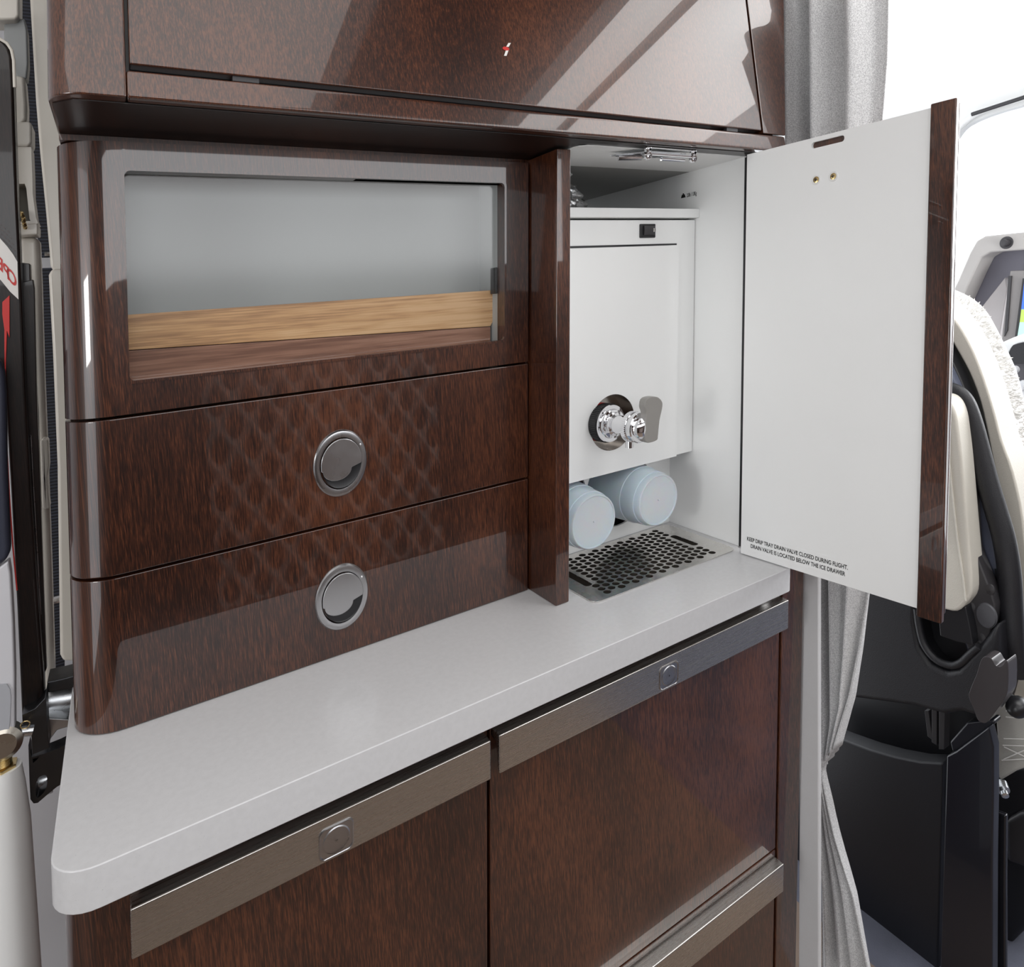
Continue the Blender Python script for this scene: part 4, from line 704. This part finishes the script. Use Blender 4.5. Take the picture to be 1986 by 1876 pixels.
q = [(0.5524, 0.7055), (0.5525, 0.7090)][0]; MB().lathe((1.216, q[0], q[1]), (-1, 0, 0), [(0, 0.0215), (0.001, 0.0215), (0.0012, 0.0205), (0.0045, 0.0195), (0.0055, 0.010), (0.0058, 0.001)], 40, sx=0.75).build('pivot_cap', plain('grey_cap', (0.085, 0.085, 0.095), 0.45, 700, 0.4), ps)
pa_([(0.8291, 0.7245), (0.6628, 0.7346), (0.6644, 0.6567), (0.6548, 0.6120), (0.6357, 0.5892), (0.6090, 0.5875), (0.5896, 0.6016), (0.5705, 0.6354), (0.5641, 0.6435), (0.5302, 0.7068), (0.5238, 0.6213), (0.5371, 0.5440), (0.5649, 0.5302), (0.5790, 0.5297), (0.6094, 0.5091), (0.6629, 0.4984), (0.7949, 0.4527), (0.8576, 0.4298)], 1.20, 1.30, 'lower_back_shell', BLKLEA, ps, 0.010, 0, 4)
pa_([(0.7034, 0.7303), (0.5376, 0.7809), (0.5323, 0.6029), (0.6977, 0.5198)], 1.25, 1.29, 'shell_recess', BLACK, ps)
rd = smooth([(0.6637, 0.6808), (0.6591, 0.6508), (0.6490, 0.6194), (0.6285, 0.6014), (0.6039, 0.6008), (0.5871, 0.6118), (0.5711, 0.6349), (0.5586, 0.6527)], 5, False)
MB().tube([(1.204, x, z) for x, z in rd], 0.0065, 12).build('rolled_lip', BLKLEA, ps)
pa_([(1.0083, 0.3564), (0.5807, 0.5449), (0.5748, 0.3507), (1.0025, 0.1035)], 1.34, 1.36, 'inner_void_panel', BLACK, ps)
for s_ in ([(0.6841, 0.4482), (0.6764, 0.4520), (0.6672, 0.3985), (0.6769, 0.4005)], [(0.6708, 0.4598), (0.6614, 0.4644), (0.6594, 0.3925), (0.6690, 0.3935)], [(0.6579, 0.4762), (0.6468, 0.4816), (0.6461, 0.3916), (0.6554, 0.3866)]): pa_(s_, 1.28, 1.30, 'support_rail', CHAR, ps, 0.001)
pa_([(0.9414, 0.3057), (0.8500, 0.3269), (0.8146, 0.3332), (0.7675, 0.3419), (0.7169, 0.3555), (0.6696, 0.3723), (0.6280, 0.3934), (0.6271, 0.3613), (0.6261, -0.1306), (0.9251, -0.4064)], 1.24, 1.28, 'front_skirt', NAVYSEAT, ps, 0.004)
pa_([(0.6030, 0.4378), (0.5871, 0.4558), (0.5381, 0.5247), (0.5293, 0.4943), (0.5270, 0.4150), (0.5253, 0.3077), (0.5170, 0.0037), (0.6035, -0.0761)], 1.20, 1.222, 'side_box', plain('blue_black_paint', (0.007, 0.008, 0.013), 0.28, 60, 0.05, coat=0.3), ps, 0.003)
pa_([(0.6054, 0.4556), (0.5785, 0.5052), (0.5377, 0.5314), (0.5344, 0.5259), (0.5847, 0.4574), (0.6006, 0.4394)], 1.215, 1.24, 'box_top', plain('blue_black_top', (0.010, 0.011, 0.016), 0.3), ps, 0.003)
kb = smooth([(0.5291, 0.6618), (0.5232, 0.6711), (0.5135, 0.6718), (0.5065, 0.6630), (0.4985, 0.6665), (0.4931, 0.6780), (0.4899, 0.6702), (0.4890, 0.6375), (0.4920, 0.6194), (0.5051, 0.5897), (0.5171, 0.5658), (0.5253, 0.5616), (0.5316, 0.5645), (0.5375, 0.5797), (0.5450, 0.5943), (0.5423, 0.6112), (0.5345, 0.6371)], 3)
pa_(kb, 1.145, 1.175, 'adjust_knob', plain('bronze_black_plastic', (0.045, 0.040, 0.042), 0.25), ps, 0.006, 0, 4)
MB().tube([(1.24, x, z) for x, z in [(0.5307, 0.5688), (0.5135, 0.5636)]], 0.007, 16).build('lever_rod', BLACK, ps)
q = [(0.5089, 0.5606), (0.5091, 0.5675)][0]; MB().lathe((1.232, q[0], q[1]), (-1, 0, 0), [(-0.018, 0.002), (-0.016, 0.009), (-0.010, 0.0145), (0, 0.0175), (0.010, 0.0145), (0.016, 0.009), (0.018, 0.002)], 28).build('lever_ball', BLACK, ps)
pa_([(0.5789, 0.4840), (0.5548, 0.5197), (0.4816, 0.5545), (0.4785, 0.4564), (0.5426, 0.3905), (0.5666, 0.3593), (0.5728, 0.3655), (0.5750, 0.4422)], 1.32, 1.36, 'sheepskin_flap', plain('stitched_white_leather', (0.45, 0.44, 0.41), 0.6, 300, 0.6), ps, 0.006)
st_ = MB()
for l_ in ([(0.5601, 0.4944), (0.4900, 0.5220)], [(0.5598, 0.4832), (0.4897, 0.5130)], [(0.5619, 0.4420), (0.4887, 0.4791)], [(0.5632, 0.4288), (0.4883, 0.4675)], [(0.5640, 0.4005), (0.4877, 0.4488)], [(0.5614, 0.4269), (0.5177, 0.4274)], [(0.5608, 0.4042), (0.5184, 0.4502)]):
    st_.tube([(1.317, x, z) for x, z in l_], 0.0010, 6)
st_.build('stitching', plain('white_thread', (0.75, 0.74, 0.72), 0.6), ps)
q = [(0.5539, 0.3614), (0.5542, 0.3708)][0]; MB().lathe((1.30, q[0], q[1]), (-1, -0.8, -.3), [(-0.010, 0.010), (0.004, 0.010), (0.004, 0.006), (0.014, 0.006), (0.015, 0.003)], 24).build('lug_bolt', ALU, ps)
pa_([(0.5545, 0.3217), (0.5485, 0.3442), (0.5401, 0.3597), (0.5219, 0.3637), (0.5191, 0.2452), (0.5104, -0.0171), (0.5259, -0.0315), (0.5312, 0.1992), (0.5419, 0.2850)], 1.235, 1.245, 'release_handle', plain('gloss_black_handle', (0.012, 0.012, 0.015), 0.12), ps, 0.003)
pa_([(0.6446, 0.2937), (0.5087, 0.3908), (0.5018, 0.1708), (0.5473, 0.0467), (0.5800, -0.0207), (0.6292, -0.2343)], 1.40, 1.46, 'seat_rail_cover', BLKLEA, ps, 0.008)
pa_([(0.5820, 0.2421), (0.5587, 0.2720), (0.5025, 0.3070), (0.4988, 0.1881), (0.5779, 0.1628)], 1.385, 1.41, 'rail_motor', CHAR, ps, 0.008)
